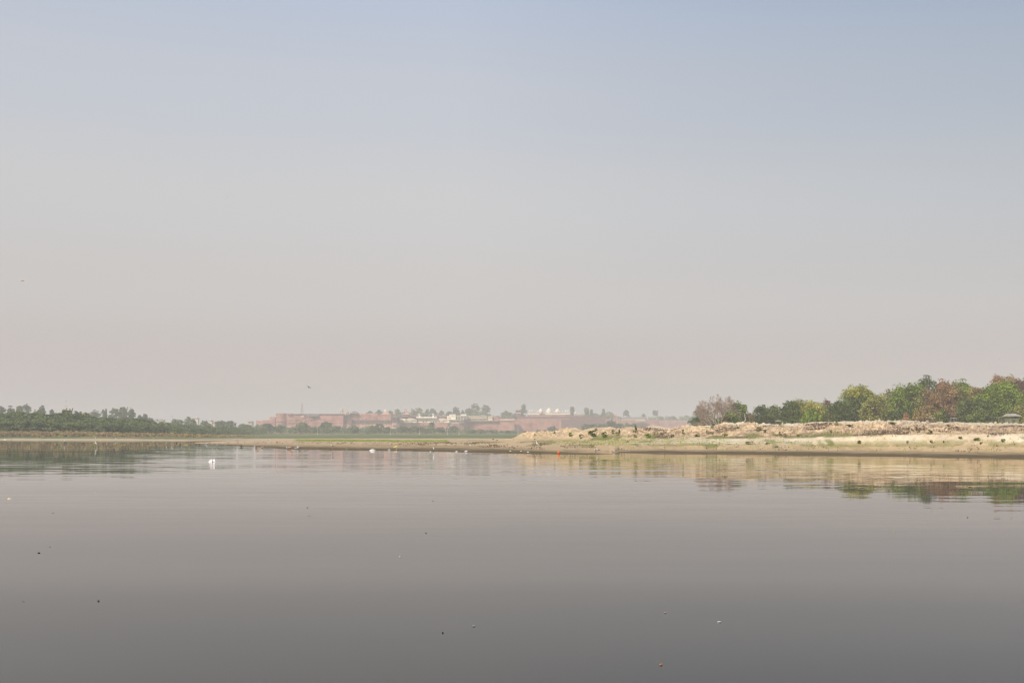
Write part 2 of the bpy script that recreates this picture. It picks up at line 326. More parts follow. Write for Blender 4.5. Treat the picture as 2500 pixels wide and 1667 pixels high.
def tintA(X, Y, T, c, Z):
    n1 = fbm(X/6, Y/9, 4, 71); n2 = fbm(X/1.6, Y/3, 4, 72); n3 = fbm(X/22, Y/16, 3, 73)
    col = np.broadcast_to(np.array(SAND), X.shape+(3,)).copy()
    col = mixc(col, SANDR, sstep(n2, .45, .62)*sstep(T, 5.9, 6.1)*(1-sstep(T, 7.6, 8))*.8)
    white = (sstep(T, 5.0, 5.35)*(.55+.45*sstep(n1, .4, .6))*(1-sstep(T, 5.95, 6.1)) + sstep(T, 6.9, 7.1)) * sstep(c, 1300, 1800)
    col = mixc(col, SANDW, np.clip(white, 0, 1)*.85)
    col = mixc(col, (.36,.26,.14), sstep(n2, .46, .60)*sstep(T, 3.6, 4.4)*(1-sstep(T, 5, 5.2))*sstep(c, 1350, 1700)*.7)
    # rubble and dead brush staining on the bluff
    col = mixc(col, (.24,.16,.12), sstep(fbm(X/.45, Y/.5, 3, 74, .65)+.45*(n1-.5), .54, .60)*sstep(T, 6.0, 6.2)*(1-sstep(T, 7.0, 7.3))*sstep(c, 1350, 1600)*.8)
    col = mixc(col, (.68,.52,.32), sstep(fbm(X/.5, Y/.6, 3, 75, .65), .56, .62)*sstep(T, 6.0, 6.2)*(1-sstep(T, 7.0, 7.5))*.7)
    col = mixc(col, (.50,.365,.215), (1-sstep(c, 1150, 1500))*(1-sstep(T, 5.8, 6.2))*.8)
    # grass: a fringe below the bluff, patches on terrace and upper beach, green strip on the spit
    g = sstep(n1*.6+n3*.4+n2*.5, .78, .86)*sstep(T, 5.8, 5.98)*(1-sstep(T, 6.15, 6.4))*sstep(c, 1300, 1400)*(1-sstep(c, 2000, 2250)*.7)
    g2 = sstep(fbm(X/5+Y/5, Y/3, 3, 78)+n2*.5, .80, .86)*sstep(T, 4.6, 4.9)*(1-sstep(T, 5.3, 5.6))*sstep(c, 1450, 1700)
    g3 = sstep(n2+.25, .55, .7)*sstep(T, 5.05, 5.25)*(1-sstep(T, 5.8, 5.95))*sstep(c, 690, 790)*(1-sstep(c, 1000, 1120))
    g4 = sstep(fbm(X/2, Y/6, 3, 77), .58, .64)*sstep(T, 4.2, 4.6)*(1-sstep(T, 5.6, 5.9))*sstep(c, 980, 1100)*.7
    col = mixc(col, GRASS, np.clip(g+g2*.55+g4, 0, 1)*.85); col = mixc(col, (.20,.205,.075), g3*.85)
    damp = (1-sstep(T, 3.1, 4.9)); col = mixc(col, DAMP, damp*.6)
    wet = (1-sstep(T+(n2-.5)*.9+(n1-.5)*.8, 1.6, 2.9)); col = mixc(col, WET, wet*.95)
    # face of the small spit scarp in a darker brown
    sc = sstep(T, 2.9, 3.1)*(1-sstep(T, 3.9, 4.1))*sstep(c, 850, 950); col = mixc(col, (.24,.18,.10), sc*.8*sstep(n1, .3, .5))
    return np.clip(col*(.9+.2*fbm(X/.7, Y/1.2, 2, 79)[..., None]), 0, 1)
linesA = [(D0,z0),(D1,np.zeros_like(ca)),(D2,z2),(D3,z3),(D4,z4),(D5,z5),(D6,z6),(D7,z7),(D8,z8),(D9,z9),(D10,z10),(D11,z11)]
sandA, gridA = strip_mesh('sand_bank', ca, linesA, [4,14,10,4,26,34,60,36,18,14,4], dispA, tintA)

# far bank and flood plain, out to the horizon
cb = np.linspace(-900, 3400, 620)
E1 = L([(-900,372),(0,382),(300,361),(450,345),(550,370),(640,400),(700,405),(3400,420)], cb)
E0 = E1-5
E2 = E1+4; f2 = L([(-900,.35),(0,.35),(640,.3),(3400,.3)], cb)
E3 = E1+L([(-900,30),(300,34),(500,60),(700,120),(3400,150)], cb)
f3 = L([(-900,1.7),(0,1.6),(300,1.3),(500,.8),(700,.6),(3400,.6)], cb)
E4 = L([(-900,470),(0,470),(300,500),(500,640),(700,900),(3400,950)], cb); f4 = L([(-900,2.2),(300,1.8),(700,.9),(3400,.9)], cb)
E5 = np.full_like(cb, 1500.); f5 = np.full_like(cb, 4.0)
E6 = np.full_like(cb, 2600.); f6 = np.full_like(cb, 2.5)
E7 = np.full_like(cb, 5600.); f7 = np.full_like(cb, 1.5)
def dispB(X, Y, T, c, Z): return (fbm(X/9, Y/9, 3, 5)-.5)*.25*sstep(T, 2, 3)
def tintB(X, Y, T, c, Z):
    n1 = fbm(X/10, Y/26, 4, 81); n2 = fbm(X/3, Y/5, 3, 82)
    col = np.broadcast_to(np.array((.46,.36,.23)), X.shape+(3,)).copy()
    gr = sstep(T+(n2-.5)*.4, 1.95, 2.15)
    green = mixc(np.broadcast_to(np.array((.125,.15,.06)), col.shape).copy(), (.24,.16,.09), sstep(n1, .45, .6)*(1-sstep(c, 350, 620))*.8)
    green = mixc(green, (.19,.20,.09), sstep(n1, .5, .62)*.5)
    col = col*(1-gr[..., None])+green*gr[..., None]
    return col
farB, gridB = strip_mesh('river_bank', cb, [(E0,np.full_like(cb,-.5)),(E1,np.zeros_like(cb)),(E2,f2),(E3,f3),(E4,f4),(E5,f5),(E6,f6),(E7,f7)], [3,6,26,24,20,6,6], dispB, tintB)

def hA(px, D):
    """height of the near bank at a bearing and distance"""
    X, Dg, Zg = gridA; j = int(round((px-476)/(3000-476)*1149)); j = max(0, min(1149, j))
    return float(np.interp(D, Dg[:, j], Zg[:, j]))
def hB(px, D):
    X, Dg, Zg = gridB; j = int(round((px+900)/4300*619)); j = max(0, min(619, j))
    return float(np.interp(D, Dg[:, j], Zg[:, j]))
def dA(px, py):
    """distance at which the line of sight through a photo point meets the near bank"""
    X, Dg, Zg = gridA; j = max(0, min(1149, int(round((px-476)/(3000-476)*1149))))
    yy = HZ-(Zg[:, j]-CAMZ)/Dg[:, j]*FPX
    for i in range(3, len(yy)):
        if yy[i] <= py and Zg[i, j] > 0: return float(Dg[i, j])
    return float(Dg[len(yy)//2, j])

# river bed and water
bed = MB(); bed.add([(-6000,-200,-1.6),(6000,-200,-1.6),(6000,5700,-1.6),(-6000,5700,-1.6)], [(0,1,2,3)])
o = bed.build('riverbed', rough_mat('river_mud', (.10,.08,.05), (.16,.13,.08), .2)); o['kind'] = 'structure'
m, n, out = mat('river_water')
tcn = N(n, 'ShaderNodeTexCoord')
def wave(scale, stretch, detail, rot=0):
    mp = N(n, 'ShaderNodeMapping'); mp.inputs['Scale'].default_value = stretch; mp.inputs['Rotation'].default_value = (0, 0, rot)
    n.links.new(tcn.outputs['Object'], mp.inputs[0])
    no = N(n, 'ShaderNodeTexNoise'); no.inputs['Scale'].default_value = scale; no.inputs['Detail'].default_value = detail
    n.links.new(mp.outputs[0], no.inputs['Vector']); return no
def vmath(op, a, b=None, s=None):
    v = N(n, 'ShaderNodeVectorMath', operation=op); n.links.new(a, v.inputs[0])
    if b is not None:
        if isinstance(b, tuple): v.inputs[1].default_value = b
        else: n.links.new(b, v.inputs[1])
    if s is not None:
        if isinstance(s, (int, float)): v.inputs['Scale'].default_value = s
        else: n.links.new(s, v.inputs['Scale'])
    return v.outputs[0]
tot = None
WAVES = [(2.6, (.16,1,1), 1, .04, (.004,.034,0)), (1.0, (.12,1,1), 1, -.05, (.002,.034,0)), (.3, (.12,1,1), 2, .06, (.001,.006,0))]
for sc_, st_, de_, ro_, amp in WAVES:
    no = wave(sc_, st_, de_, ro_)
    v = vmath('MULTIPLY', vmath('SUBTRACT', no.outputs['Color'], (.5,.5,.5)), amp)
    tot = v if tot is None else vmath('ADD', tot, v)
calm = wave(.022, (.35,1,1), 3); mr = N(n, 'ShaderNodeMapRange'); mr.inputs['From Min'].default_value = .38; mr.inputs['From Max'].default_value = .62
mr.inputs['To Min'].default_value = .35; mr.inputs['To Max'].default_value = 1.3
n.links.new(calm.outputs['Fac'], mr.inputs[0])
spx = N(n, 'ShaderNodeSeparateXYZ'); n.links.new(tcn.outputs['Object'], spx.inputs[0])
mry = N(n, 'ShaderNodeMapRange'); mry.inputs['From Min'].default_value = 14; mry.inputs['From Max'].default_value = 75; mry.inputs['To Min'].default_value = .12; mry.inputs['To Max'].default_value = 1.0
n.links.new(spx.outputs['Y'], mry.inputs[0]); mmy = N(n, 'ShaderNodeMath', operation='MULTIPLY'); n.links.new(mr.outputs[0], mmy.inputs[0])
far = N(n, 'ShaderNodeMapRange'); far.inputs['From Min'].default_value = 130; far.inputs['From Max'].default_value = 380; far.inputs['To Min'].default_value = 1; far.inputs['To Max'].default_value = .22
n.links.new(spx.outputs['Y'], far.inputs[0]); fm = N(n, 'ShaderNodeMath', operation='MULTIPLY'); n.links.new(mry.outputs[0], fm.inputs[0]); n.links.new(far.outputs[0], fm.inputs[1]); n.links.new(fm.outputs[0], mmy.inputs[1])
# glassy water near the viewer's bank, ruffled further out, over a slow swell
geo = N(n, 'ShaderNodeNewGeometry'); swell = wave(.16, (.16,1,1), 2, .03); face = vmath('MULTIPLY', vmath('SUBTRACT', swell.outputs['Color'], (.5,.5,.5)), (.006,.040,0))
nf = N(n, 'ShaderNodeMapRange'); nf.inputs['From Min'].default_value = 12; nf.inputs['From Max'].default_value = 60; nf.inputs['To Min'].default_value = 1.0; nf.inputs['To Max'].default_value = .3
n.links.new(spx.outputs['Y'], nf.inputs[0])
tilt = vmath('SCALE', vmath('ADD', tot, (0,.0045,0)), s=mmy.outputs[0])
nor = vmath('NORMALIZE', vmath('ADD', vmath('ADD', tilt, vmath('SCALE', face, s=nf.outputs[0])), (0,0,1)))
fr = N(n, 'ShaderNodeFresnel'); fr.inputs['IOR'].default_value = 1.315; n.links.new(nor, fr.inputs['Normal'])
gl = N(n, 'ShaderNodeBsdfGlossy'); gl.inputs['Roughness'].default_value = .012; gl.inputs['Color'].default_value = (1,.972,.948,1); n.links.new(nor, gl.inputs['Normal'])
di = N(n, 'ShaderNodeBsdfDiffuse'); di.inputs['Color'].default_value = (.018,.017,.015,1)
mx = N(n, 'ShaderNodeMixShader'); n.links.new(fr.outputs[0], mx.inputs[0]); n.links.new(di.outputs[0], mx.inputs[1]); n.links.new(gl.outputs[0], mx.inputs[2])
n.links.new(mx.outputs[0], out.inputs[0]); M['water'] = m
wt = MB(); wt.add([(-5000,-190,0),(5000,-190,0),(5000,1200,0),(-5000,1200,0)], [(0,1,2,3)])
o = wt.build('river_water', m); o['kind'] = 'structure'
# ------------------------------------------------------------------ foliage builders
def leaves_on(blobs, per, size, rng, flat=.8, up=.35):
    """blobs: (x,y,z,r,weight). Leaf-sized quads over each clump"""
    cs = []
    for (x, y, z, r, wgt) in blobs:
        k = max(6, int(per*wgt))
        d = rng.normal(size=(k, 3)); d /= np.linalg.norm(d, axis=1)[:, None]+1e-9
        d[:, 2] = np.where(d[:, 2] < -.35, -d[:, 2], d[:, 2])
        rr = r*(.72+.38*rng.random(k))
        c = np.array([x, y, z])+d*rr[:, None]*np.array([1, 1, flat])
        nrm = d*.8+rng.normal(size=(k, 3))*.55; nrm[:, 2] += up
        cs.append((c, nrm))
    c = np.concatenate([a for a, b in cs]); nrm = np.concatenate([b for a, b in cs])
    nrm /= np.linalg.norm(nrm, axis=1)[:, None]+1e-9
    t = np.cross(nrm, rng.normal(size=nrm.shape)); t /= np.linalg.norm(t, axis=1)[:, None]+1e-9
    b = np.cross(nrm, t); s = size*(.55+.9*rng.random(len(c)))[:, None]*.5
    a = s*(.6+.6*rng.random(len(c)))[:, None]
    v = np.stack([c-t*s-b*a*.3, c-b*a, c+t*s, c+b*a], 1).reshape(-1, 3)
    q = np.arange(len(c)*4).reshape(-1, 4)
    return v, q
def crown_blobs(Wd, Hc, n, rng, z0=0, shape='round', depth=None):
    """clumps through an uneven crown of width Wd and height Hc whose foot is at z0"""
    out = []; dp = (depth or Wd*.8)/2; lob = rng.random(6)*6.28
    for i in range(n):
        a = rng.random()*2*math.pi; u = rng.random()
        zz = u**.8
        if shape == 'round': prof = math.sqrt(max(0.02, 1-(abs(zz-.42)/.60)**2.3))
        elif shape == 'flat': prof = .62+.38*math.sin(min(1, zz*1.3)*math.pi*.6)
        elif shape == 'cone': prof = max(.12, 1-zz*.85)
        elif shape == 'column': prof = .75+.25*math.sin(zz*3)
        else: prof = math.sqrt(max(.03, 1-zz**2.2))      # mound, skirt to the ground
        prof *= .80+.12*math.sin(a*2+lob[0])+.12*math.sin(a*3+lob[1]+zz*4)
        rad = (.25+.75*rng.random()**.5)*prof
        br = (.08+.10*rng.random())*min(Wd, Hc*1.3)
        x = math.cos(a)*(Wd/2)*rad*.86; y = math.sin(a)*dp*rad*.86
        k_ = 1.0
        if rng.random() < .22: br *= .55; k_ = 1.18          # stray sprays beyond the outline
        out.append((x*k_, y*k_, z0+br*.5+zz*max(.1, Hc*(k_*.5+.5)-br*1.3), br, (br/(.16*min(Wd, Hc*1.3)))**1.6))
    return out
def trunk_mb(h, r, blobs, rng, nl=6, z0=0):
    mb = MB(); top = (rng.normal()*r, rng.normal()*r, z0+h)
    mb.tube([(0,0,z0-.6), (rng.normal()*r*.4, rng.normal()*r*.4, z0+h*.5), top], [r*1.35, r, r*.75], 7)
    for b in sorted(blobs, key=lambda b: -b[2])[:40:max(1, 40//nl)][:nl]:
        mid = ((top[0]+b[0])/2+rng.normal()*.3, (top[1]+b[1])/2, top[2]*.4+b[2]*.6-.3)
        mb.tube([top, mid, (b[0], b[1], b[2])], [r*.55, r*.35, r*.12], 5)
    return mb
def make_tree(name, base, Wd, Hh, leaf, label, cat='tree', group=None, n=60, per=70, size=.45, shape='round', clear=.12,
              seed=0, bark='bark', extra=None, flat=.8, depth=None, tr=None):
    rng = np.random.default_rng(seed+1000)
    root = empty(name, base, label, cat, group)
    bl = crown_blobs(Wd, Hh*(1-clear), n, rng, Hh*clear, shape, depth)
    v, q = leaves_on(bl, per, size, rng, flat)
    mats = [G[leaf]]; mi = None
    if extra:                                  # (second leaf kind, share of the crown it takes from the top / one side)
        k2, how = extra; mats.append(G[k2]); c = v[::4]
        if how == 'top': s = c[:, 2]/Hh + rng.normal(size=len(c))*.05 > .76
        elif how == 'left': s = c[:, 0]/Wd + rng.normal(size=len(c))*.06 < -.12
        else: s = c[:, 0]/Wd + rng.normal(size=len(c))*.06 > .12
        mi = s.astype(np.int32)
    o = mesh_np('crown', v, q, mats, root, mi)
    t = trunk_mb(max(Hh*(clear+.28), 1.0), tr or max(.08, Wd*.020), bl, rng).build('trunk', M[bark])
    t.parent = root
    return root
def branch_tree(mb, p, d, ln, r, lev, rng, tips):
    q = p+d*ln*.5+Vector((rng.normal(), rng.normal(), rng.normal()))*ln*.04
    e = q+(d+Vector((0,0,.08))).normalized()*ln*.5
    mb.tube([p, q, e], [r, r*.8, r*.6], 5 if lev < 3 else 3, cap=False)
    if lev >= 5: tips.append(e); return
    for i in range(3 if lev < 4 else 4):
        a = rng.normal(size=3)*.42; nd = (d+Vector(a)+Vector((0,0,.12))).normalized()
        branch_tree(mb, e if i else q.lerp(e, .6), nd, ln*(.62+.2*rng.random()), r*.58, lev+1, rng, tips)

# ------------------------------------------------------------------ trees behind the sand dune, on the right
RT = [ # name, px, top y, px width, D, leaf, shape, extra, clear, n, label
 ('leafy_tree',1717,1000,62,330,'deep','mound',None,.0,50,'dark green bush-like tree filling in left of the bare white-limbed tree'),
 ('leafy_tree',1776,1005,36,318,'deep','mound',None,.0,40,'low dark tree wrapped round the foot of the bare white-limbed tree'),
 ('leafy_tree',1797,986,52,325,'dark','round',None,.05,60,'rounded green tree just right of the bare white-limbed tree'),
 ('shrub_tree',1770,1016,17,300,'tan','mound',None,.0,20,'small yellowish shrub tree at the right foot of the bare white-limbed tree'),
 ('shrub_tree',1789,1010,34,308,'bright','mound',None,.0,36,'squat brighter green tree on the dune crest beside the bare tree'),
 ('leafy_tree',1822,1012,32,345,'deep','round',None,.05,36,'hazy dark tree behind the tall tuft-topped tree'),
 ('shrub_tree',1836,1012,20,335,'brown','mound',None,.0,20,'small brownish tree between the tuft-topped tree and the broad pair of crowns'),
 ('leafy_tree',1860,994,40,335,'deep','round',None,.04,60,'left half of the broad twin-crowned dark tree on the dune'),
 ('leafy_tree',1892,993,46,340,'dark','round',None,.04,60,'right half of the broad twin-crowned tree with a lighter right edge'),
 ('leafy_tree',1932,984,44,310,'deep','round',None,.03,80,'dense dark green dome tree left of the yellow-green tree'),
 ('leafy_tree',1948,979,46,345,'olive','round',None,.1,50,'olive tree topping out just behind the dense dark dome tree'),
 ('flowering_tree',1984,984,62,335,'yellow','round',None,.12,80,'yellow-green tree between the dark dome tree and the purple-brown one'),
 ('leafy_tree',1984,1002,48,305,'bright','mound',None,.0,60,'fresh green low tree below the yellow-green crown'),
 ('leafy_tree',2019,981,26,345,'purple','round',None,.15,36,'small purple-brown tree right of the yellow-green crown'),
 ('leafy_tree',2021,1005,30,335,'brown','mound',None,.0,30,'pale brown undergrowth tree below the purple-brown crown'),
 ('leafy_tree',2058,980,60,312,'deep','round',None,.03,90,'left shoulder of dark foliage beside the tree with a yellow top'),
 ('flowering_tree',2096,949,76,318,'dark','round',('yellow','top'),.05,150,'big dark dome tree whose top is bright yellow'),
 ('leafy_tree',2136,972,58,308,'olive','round',None,.03,90,'grey-olive tree merging into the right side of the yellow-topped dome'),
 ('leafy_tree',2168,960,46,345,'tan','round',('yellow','left'),.1,60,'sparse tan and yellow tree in the dip right of the yellow-topped dome'),
 ('leafy_tree',2200,949,62,325,'bright','round',None,.06,110,'bright green tree on the left slope of the tall grove'),
 ('leafy_tree',2226,944,46,322,'bright','round',None,.15,80,'second bright green crown, right of and above the first on the grove slope'),
 ('leafy_tree',2196,1000,52,300,'deep','mound',None,.0,60,'dark low tree under the bright green crowns of the grove'),
 ('leafy_tree',2211,1012,18,292,'rust','mound',None,.0,20,'small reddish shrub tree at the foot of the tall grove'),
 ('leafy_tree',2262,930,50,345,'deep','round',('bright','left'),.2,90,'highest dark-tipped tree in the middle of the grove'),
 ('leafy_tree',2262,956,44,318,'brown','round',('olive','left'),.1,80,'russet brown tree below the highest dark-tipped tree'),
 ('leafy_tree',2302,938,56,345,'rust','round',('tan','right'),.2,80,'pinkish rust tree peeping out at the top of the grove'),
 ('leafy_tree',2318,948,84,322,'brown','round',('olive','right'),.22,170,'wide russet tree in the grove centre with two bare pale stems'),
 ('leafy_tree',2344,938,66,350,'bright','round',('olive','left'),.2,100,'green crown behind the wide russet tree'),
 ('leafy_tree',2378,950,66,335,'tan','round',('yellow','left'),.12,110,'yellowish tan feathery tree right of the wide russet tree'),
 ('leafy_tree',2258,996,64,296,'tan','mound',('olive','right'),.0,90,'golden tan low tree in front of the grove near the small posts'),
 ('leafy_tree',2300,1003,30,300,'deep','mound',('yellow','left'),.0,36,'dark little tree with an orange-yellow patch beside the bare stems'),
 ('leafy_tree',2376,980,76,305,'deep','flat',None,.0,120,'blue-green layered tree under the tan feathery tree'),
 ('leafy_tree',2400,1004,90,292,'dark','mound',None,.0,120,'wide dark green bush in front of the layered tree, left of the hut'),
 ('leafy_tree',2455,924,70,345,'tan','flat',('rust','left'),.45,70,'open orange-leaved tree reaching highest at the right of the grove'),
 ('leafy_tree',2424,950,44,345,'rust','flat',None,.45,40,'flat pink-orange crown left of the highest orange tree'),
 ('leafy_tree',2446,942,92,312,'bright','round',None,.12,230,'large vivid green tree towering over the hut'),
 ('leafy_tree',2500,934,60,318,'purple','round',('deep','right'),.06,120,'dark brownish tree at the right edge behind the hut'),
 ('leafy_tree',2496,990,50,303,'olive','mound',None,.0,70,'shady olive undergrowth tree right behind the hut'),
 ('leafy_tree',2560,930,90,320,'dark','round',None,.05,120,'dark tree just past the right edge of the view'),
]
RG = 'trees behind the sand dune'
for i, (nm, px, ty, wd, D, leaf, shp, ex, clr, nb, lab) in enumerate(RT):
    zb = hA(px, D)-.2; zt = zof(ty, D); Wm = wd/FPX*D
    if i == len(RT)-1: continue       # outside the frame
    make_tree(nm, ((px-1250)/FPX*D, D, zb), Wm*(1.34 if wd > 64 else 1.52), (zt-zb)*1.07, leaf, lab, 'tree', RG, n=int(nb*2.0), per=int(62*max(.6, Wm/8)), size=.36,
              shape=shp, clear=clr, seed=i, extra=ex, depth=min(Wm, 9))
# pale bare stems of the wide russet tree are its own; two more thin stems show in front of the shade
# tuft-topped tree: a bare curving trunk with a small leafy head
base = P(1816, 1034, 322); base = (base[0], base[1], hA(1816, 322)-.1); r0 = empty('tufted_tree', base, 'slender tree with a small leafy tuft on a bare curving trunk', 'tree', RG)
rng = np.random.default_rng(5); s = 322/FPX
hd = 32*s; zt = zof(988, 322)-base[2]
bl = crown_blobs(20*s, 21*s, 26, rng, zt-21*s, 'round', 18*s); v, q = leaves_on(bl, 70, .38, rng); mesh_np('crown', v, q, G['bright'], r0)
tb = MB(); tb.tube([(-.8,0,-.3),(-.9,0,.9),(-.2,0,1.8),(.55,0,2.9),(.3,0,4.0),(.4,0,zt-2)], [.22,.2,.18,.16,.13,.09], 7); tb.tube([(-.9,0,.9),(-1.5,0,1.9),(-1.3,0,2.6)], [.15,.12,.06], 6)
tb.build('trunk', M['palebark']).parent = r0
# bare tree with white limbs
D = 300; base = (P(1757, 1040, D)[0], D, hA(1757, D)-.3); r0 = empty('bare_tree', base, 'bare tree with fanned white limbs and a haze of brown twigs', 'tree', RG)
rng = np.random.default_rng(11); mb = MB(); tips = []
for (ax, az, ln, rr) in [(-.90,.50,3.3,.16),(-.72,.72,3.1,.17),(-.42,1,3.2,.18),(-.12,1,3.4,.22),(.16,1,3.2,.19),(-.25,1,2.8,.16),(.30,1,2.9,.14),(-.85,.38,2.9,.13)]:
    branch_tree(mb, Vector((0,0,.2)), Vector((ax, rng.normal()*.25, az)).normalized(), ln, rr, 1, rng, tips)
mb.tube([(0,0,-.6),(0,0,.6)], [.35,.3], 8)
mb.build('trunk', M['palebark']).parent = r0
vs = []; rngt = np.random.default_rng(3)
for t in tips:
    for k in range(11):
        d = Vector(rngt.normal(size=3)*.55)+Vector((0,0,.5)); d.normalize(); ln = .5+.5*rngt.random()
        sd = d.orthogonal().normalized()*.020
        vs += [t-sd, t+sd, t+d*ln+sd*.3, t+d*ln-sd*.3]
v = np.array([tuple(p) for p in vs]); mesh_np('twigs', v, np.arange(len(v)).reshape(-1, 4), G['twig'], r0)
# two pale stems rising under the russet tree
for k, (px, lab) in enumerate([(2322,'left of two thin pale stems in the shade of the wide russet tree'),(2330,'right of two thin pale stems in the shade of the wide russet tree')]):
    D = 298+k; bz = hA(px, D); mb = MB(); mb.tube([(0,0,-.3),(.1,0,1.8),(-.1,0,3.6),(.15,.2,5.5)], [.08,.07,.05,.03], 6); mb.tube([(-.1,0,3.6),(-.8,0,5.0)], [.06,.03], 5); mb.tube([(.05,0,3.0),(.7,.1,4.6)], [.06,.03], 5)
    o = mb.build('bare_tree', M['bark'], None, (0,0,0)); o.location = ((px-1250)/FPX*D, D, bz); tag(o, lab, 'tree trunk', 'pale stems under the russet tree')

# ------------------------------------------------------------------ left bank: thicket mass, scrub, standing-out trees
rng = np.random.default_rng(77)
def thicket(name, label, tops, bases, dist, step, leaf, layers, size, per, r_rng, group=None, flat=.5):
    bl = []
    px = tops[0][0]
    while px < tops[-1][0]:
        D0_ = np.interp(px, *zip(*dist))
        for l in range(layers):
            D = D0_+l*9*D0_/430+rng.normal()*2; sc = D/FPX
            ty = np.interp(px, *zip(*tops)); x = (px+rng.normal()*step-1250)*sc
            zb = hB(px, D) if not bases else bases
            zt = zof(ty+rng.normal()*1.3, D)
            zt = zb+(zt-zb)*(.45+.55*((l+1)/layers)**.8)
            br = r_rng[0]+(r_rng[1]-r_rng[0])*rng.random()
            kz = max(1, int((zt-zb)/(br*.85))+2)
            for j in range(kz):
                z = zt-br*flat*.9-j*br*.85*rng.uniform(.7, 1.1)
                if z < zb-.3: continue
                bl.append((x+rng.normal()*br*.7, D+rng.normal()*br*.8-j*.8, z, br*rng.uniform(.7, 1.15), 1))
        px += step
    v, q = leaves_on(bl, per, size, rng, flat, up=.5)
    o = mesh_np(name, v, q, G[leaf]); tag(o, label, name.replace('_', ' '), group, 'stuff'); return o
LD = [(-500,430),(0,430),(150,440),(300,470),(400,540),(500,640),(600,800),(700,980),(1300,1080)]
thicket('acacia_thicket', 'dense layered green acacia thicket along the left river bank', [(-260,1010),(0,1010),(60,1006),(100,1011),(150,1011),(200,1014),(260,1021),(300,1022),(350,1023),(375,1028),(400,1033),(440,1037),(500,1040),(560,1043),(640,1046)], None, LD, 5.2, 'acacia', 4, .55, 95, (1.3,3.6), flat=.36)
SD = [(-500,398),(0,404),(300,392),(450,400),(560,440),(640,500)]
for nm, tops, dist, leaf in [('river_scrub', [(-260,1052),(0,1052),(120,1053),(160,1052),(300,1056),(420,1058),(520,1061),(620,1064)], SD, 'scrub')]:
    thicket(nm, 'low brown and green scrub on the left bank below the acacia thicket', tops, None, dist, 2.6, leaf, 4, .42, 26, (.55,1.0), flat=.7)
thicket('fort_thicket', 'hazy blue-green thicket spreading below the red fort', [(600,1043),(640,1040),(700,1044),(740,1042),(800,1042),(860,1044),(930,1046),(1000,1047),(1060,1047),(1120,1049),(1180,1052),(1240,1053),(1330,1054)], None, [(600,1000),(700,1080),(1000,1150),(1340,1200)], 3.4, 'farleaf', 4, 1.5, 42, (3.0,5.5), flat=.7)
thicket('reed_belt', 'pinkish dry reeds and bushes at the foot of the fort thicket', [(560,1056),(700,1057),(800,1057.5),(1000,1058),(1100,1057),(1300,1060)], None, [(560,820),(700,960),(1300,1020)], 4.5, 'scrub', 2, 1.0, 22, (1.2,2.2), flat=.7)

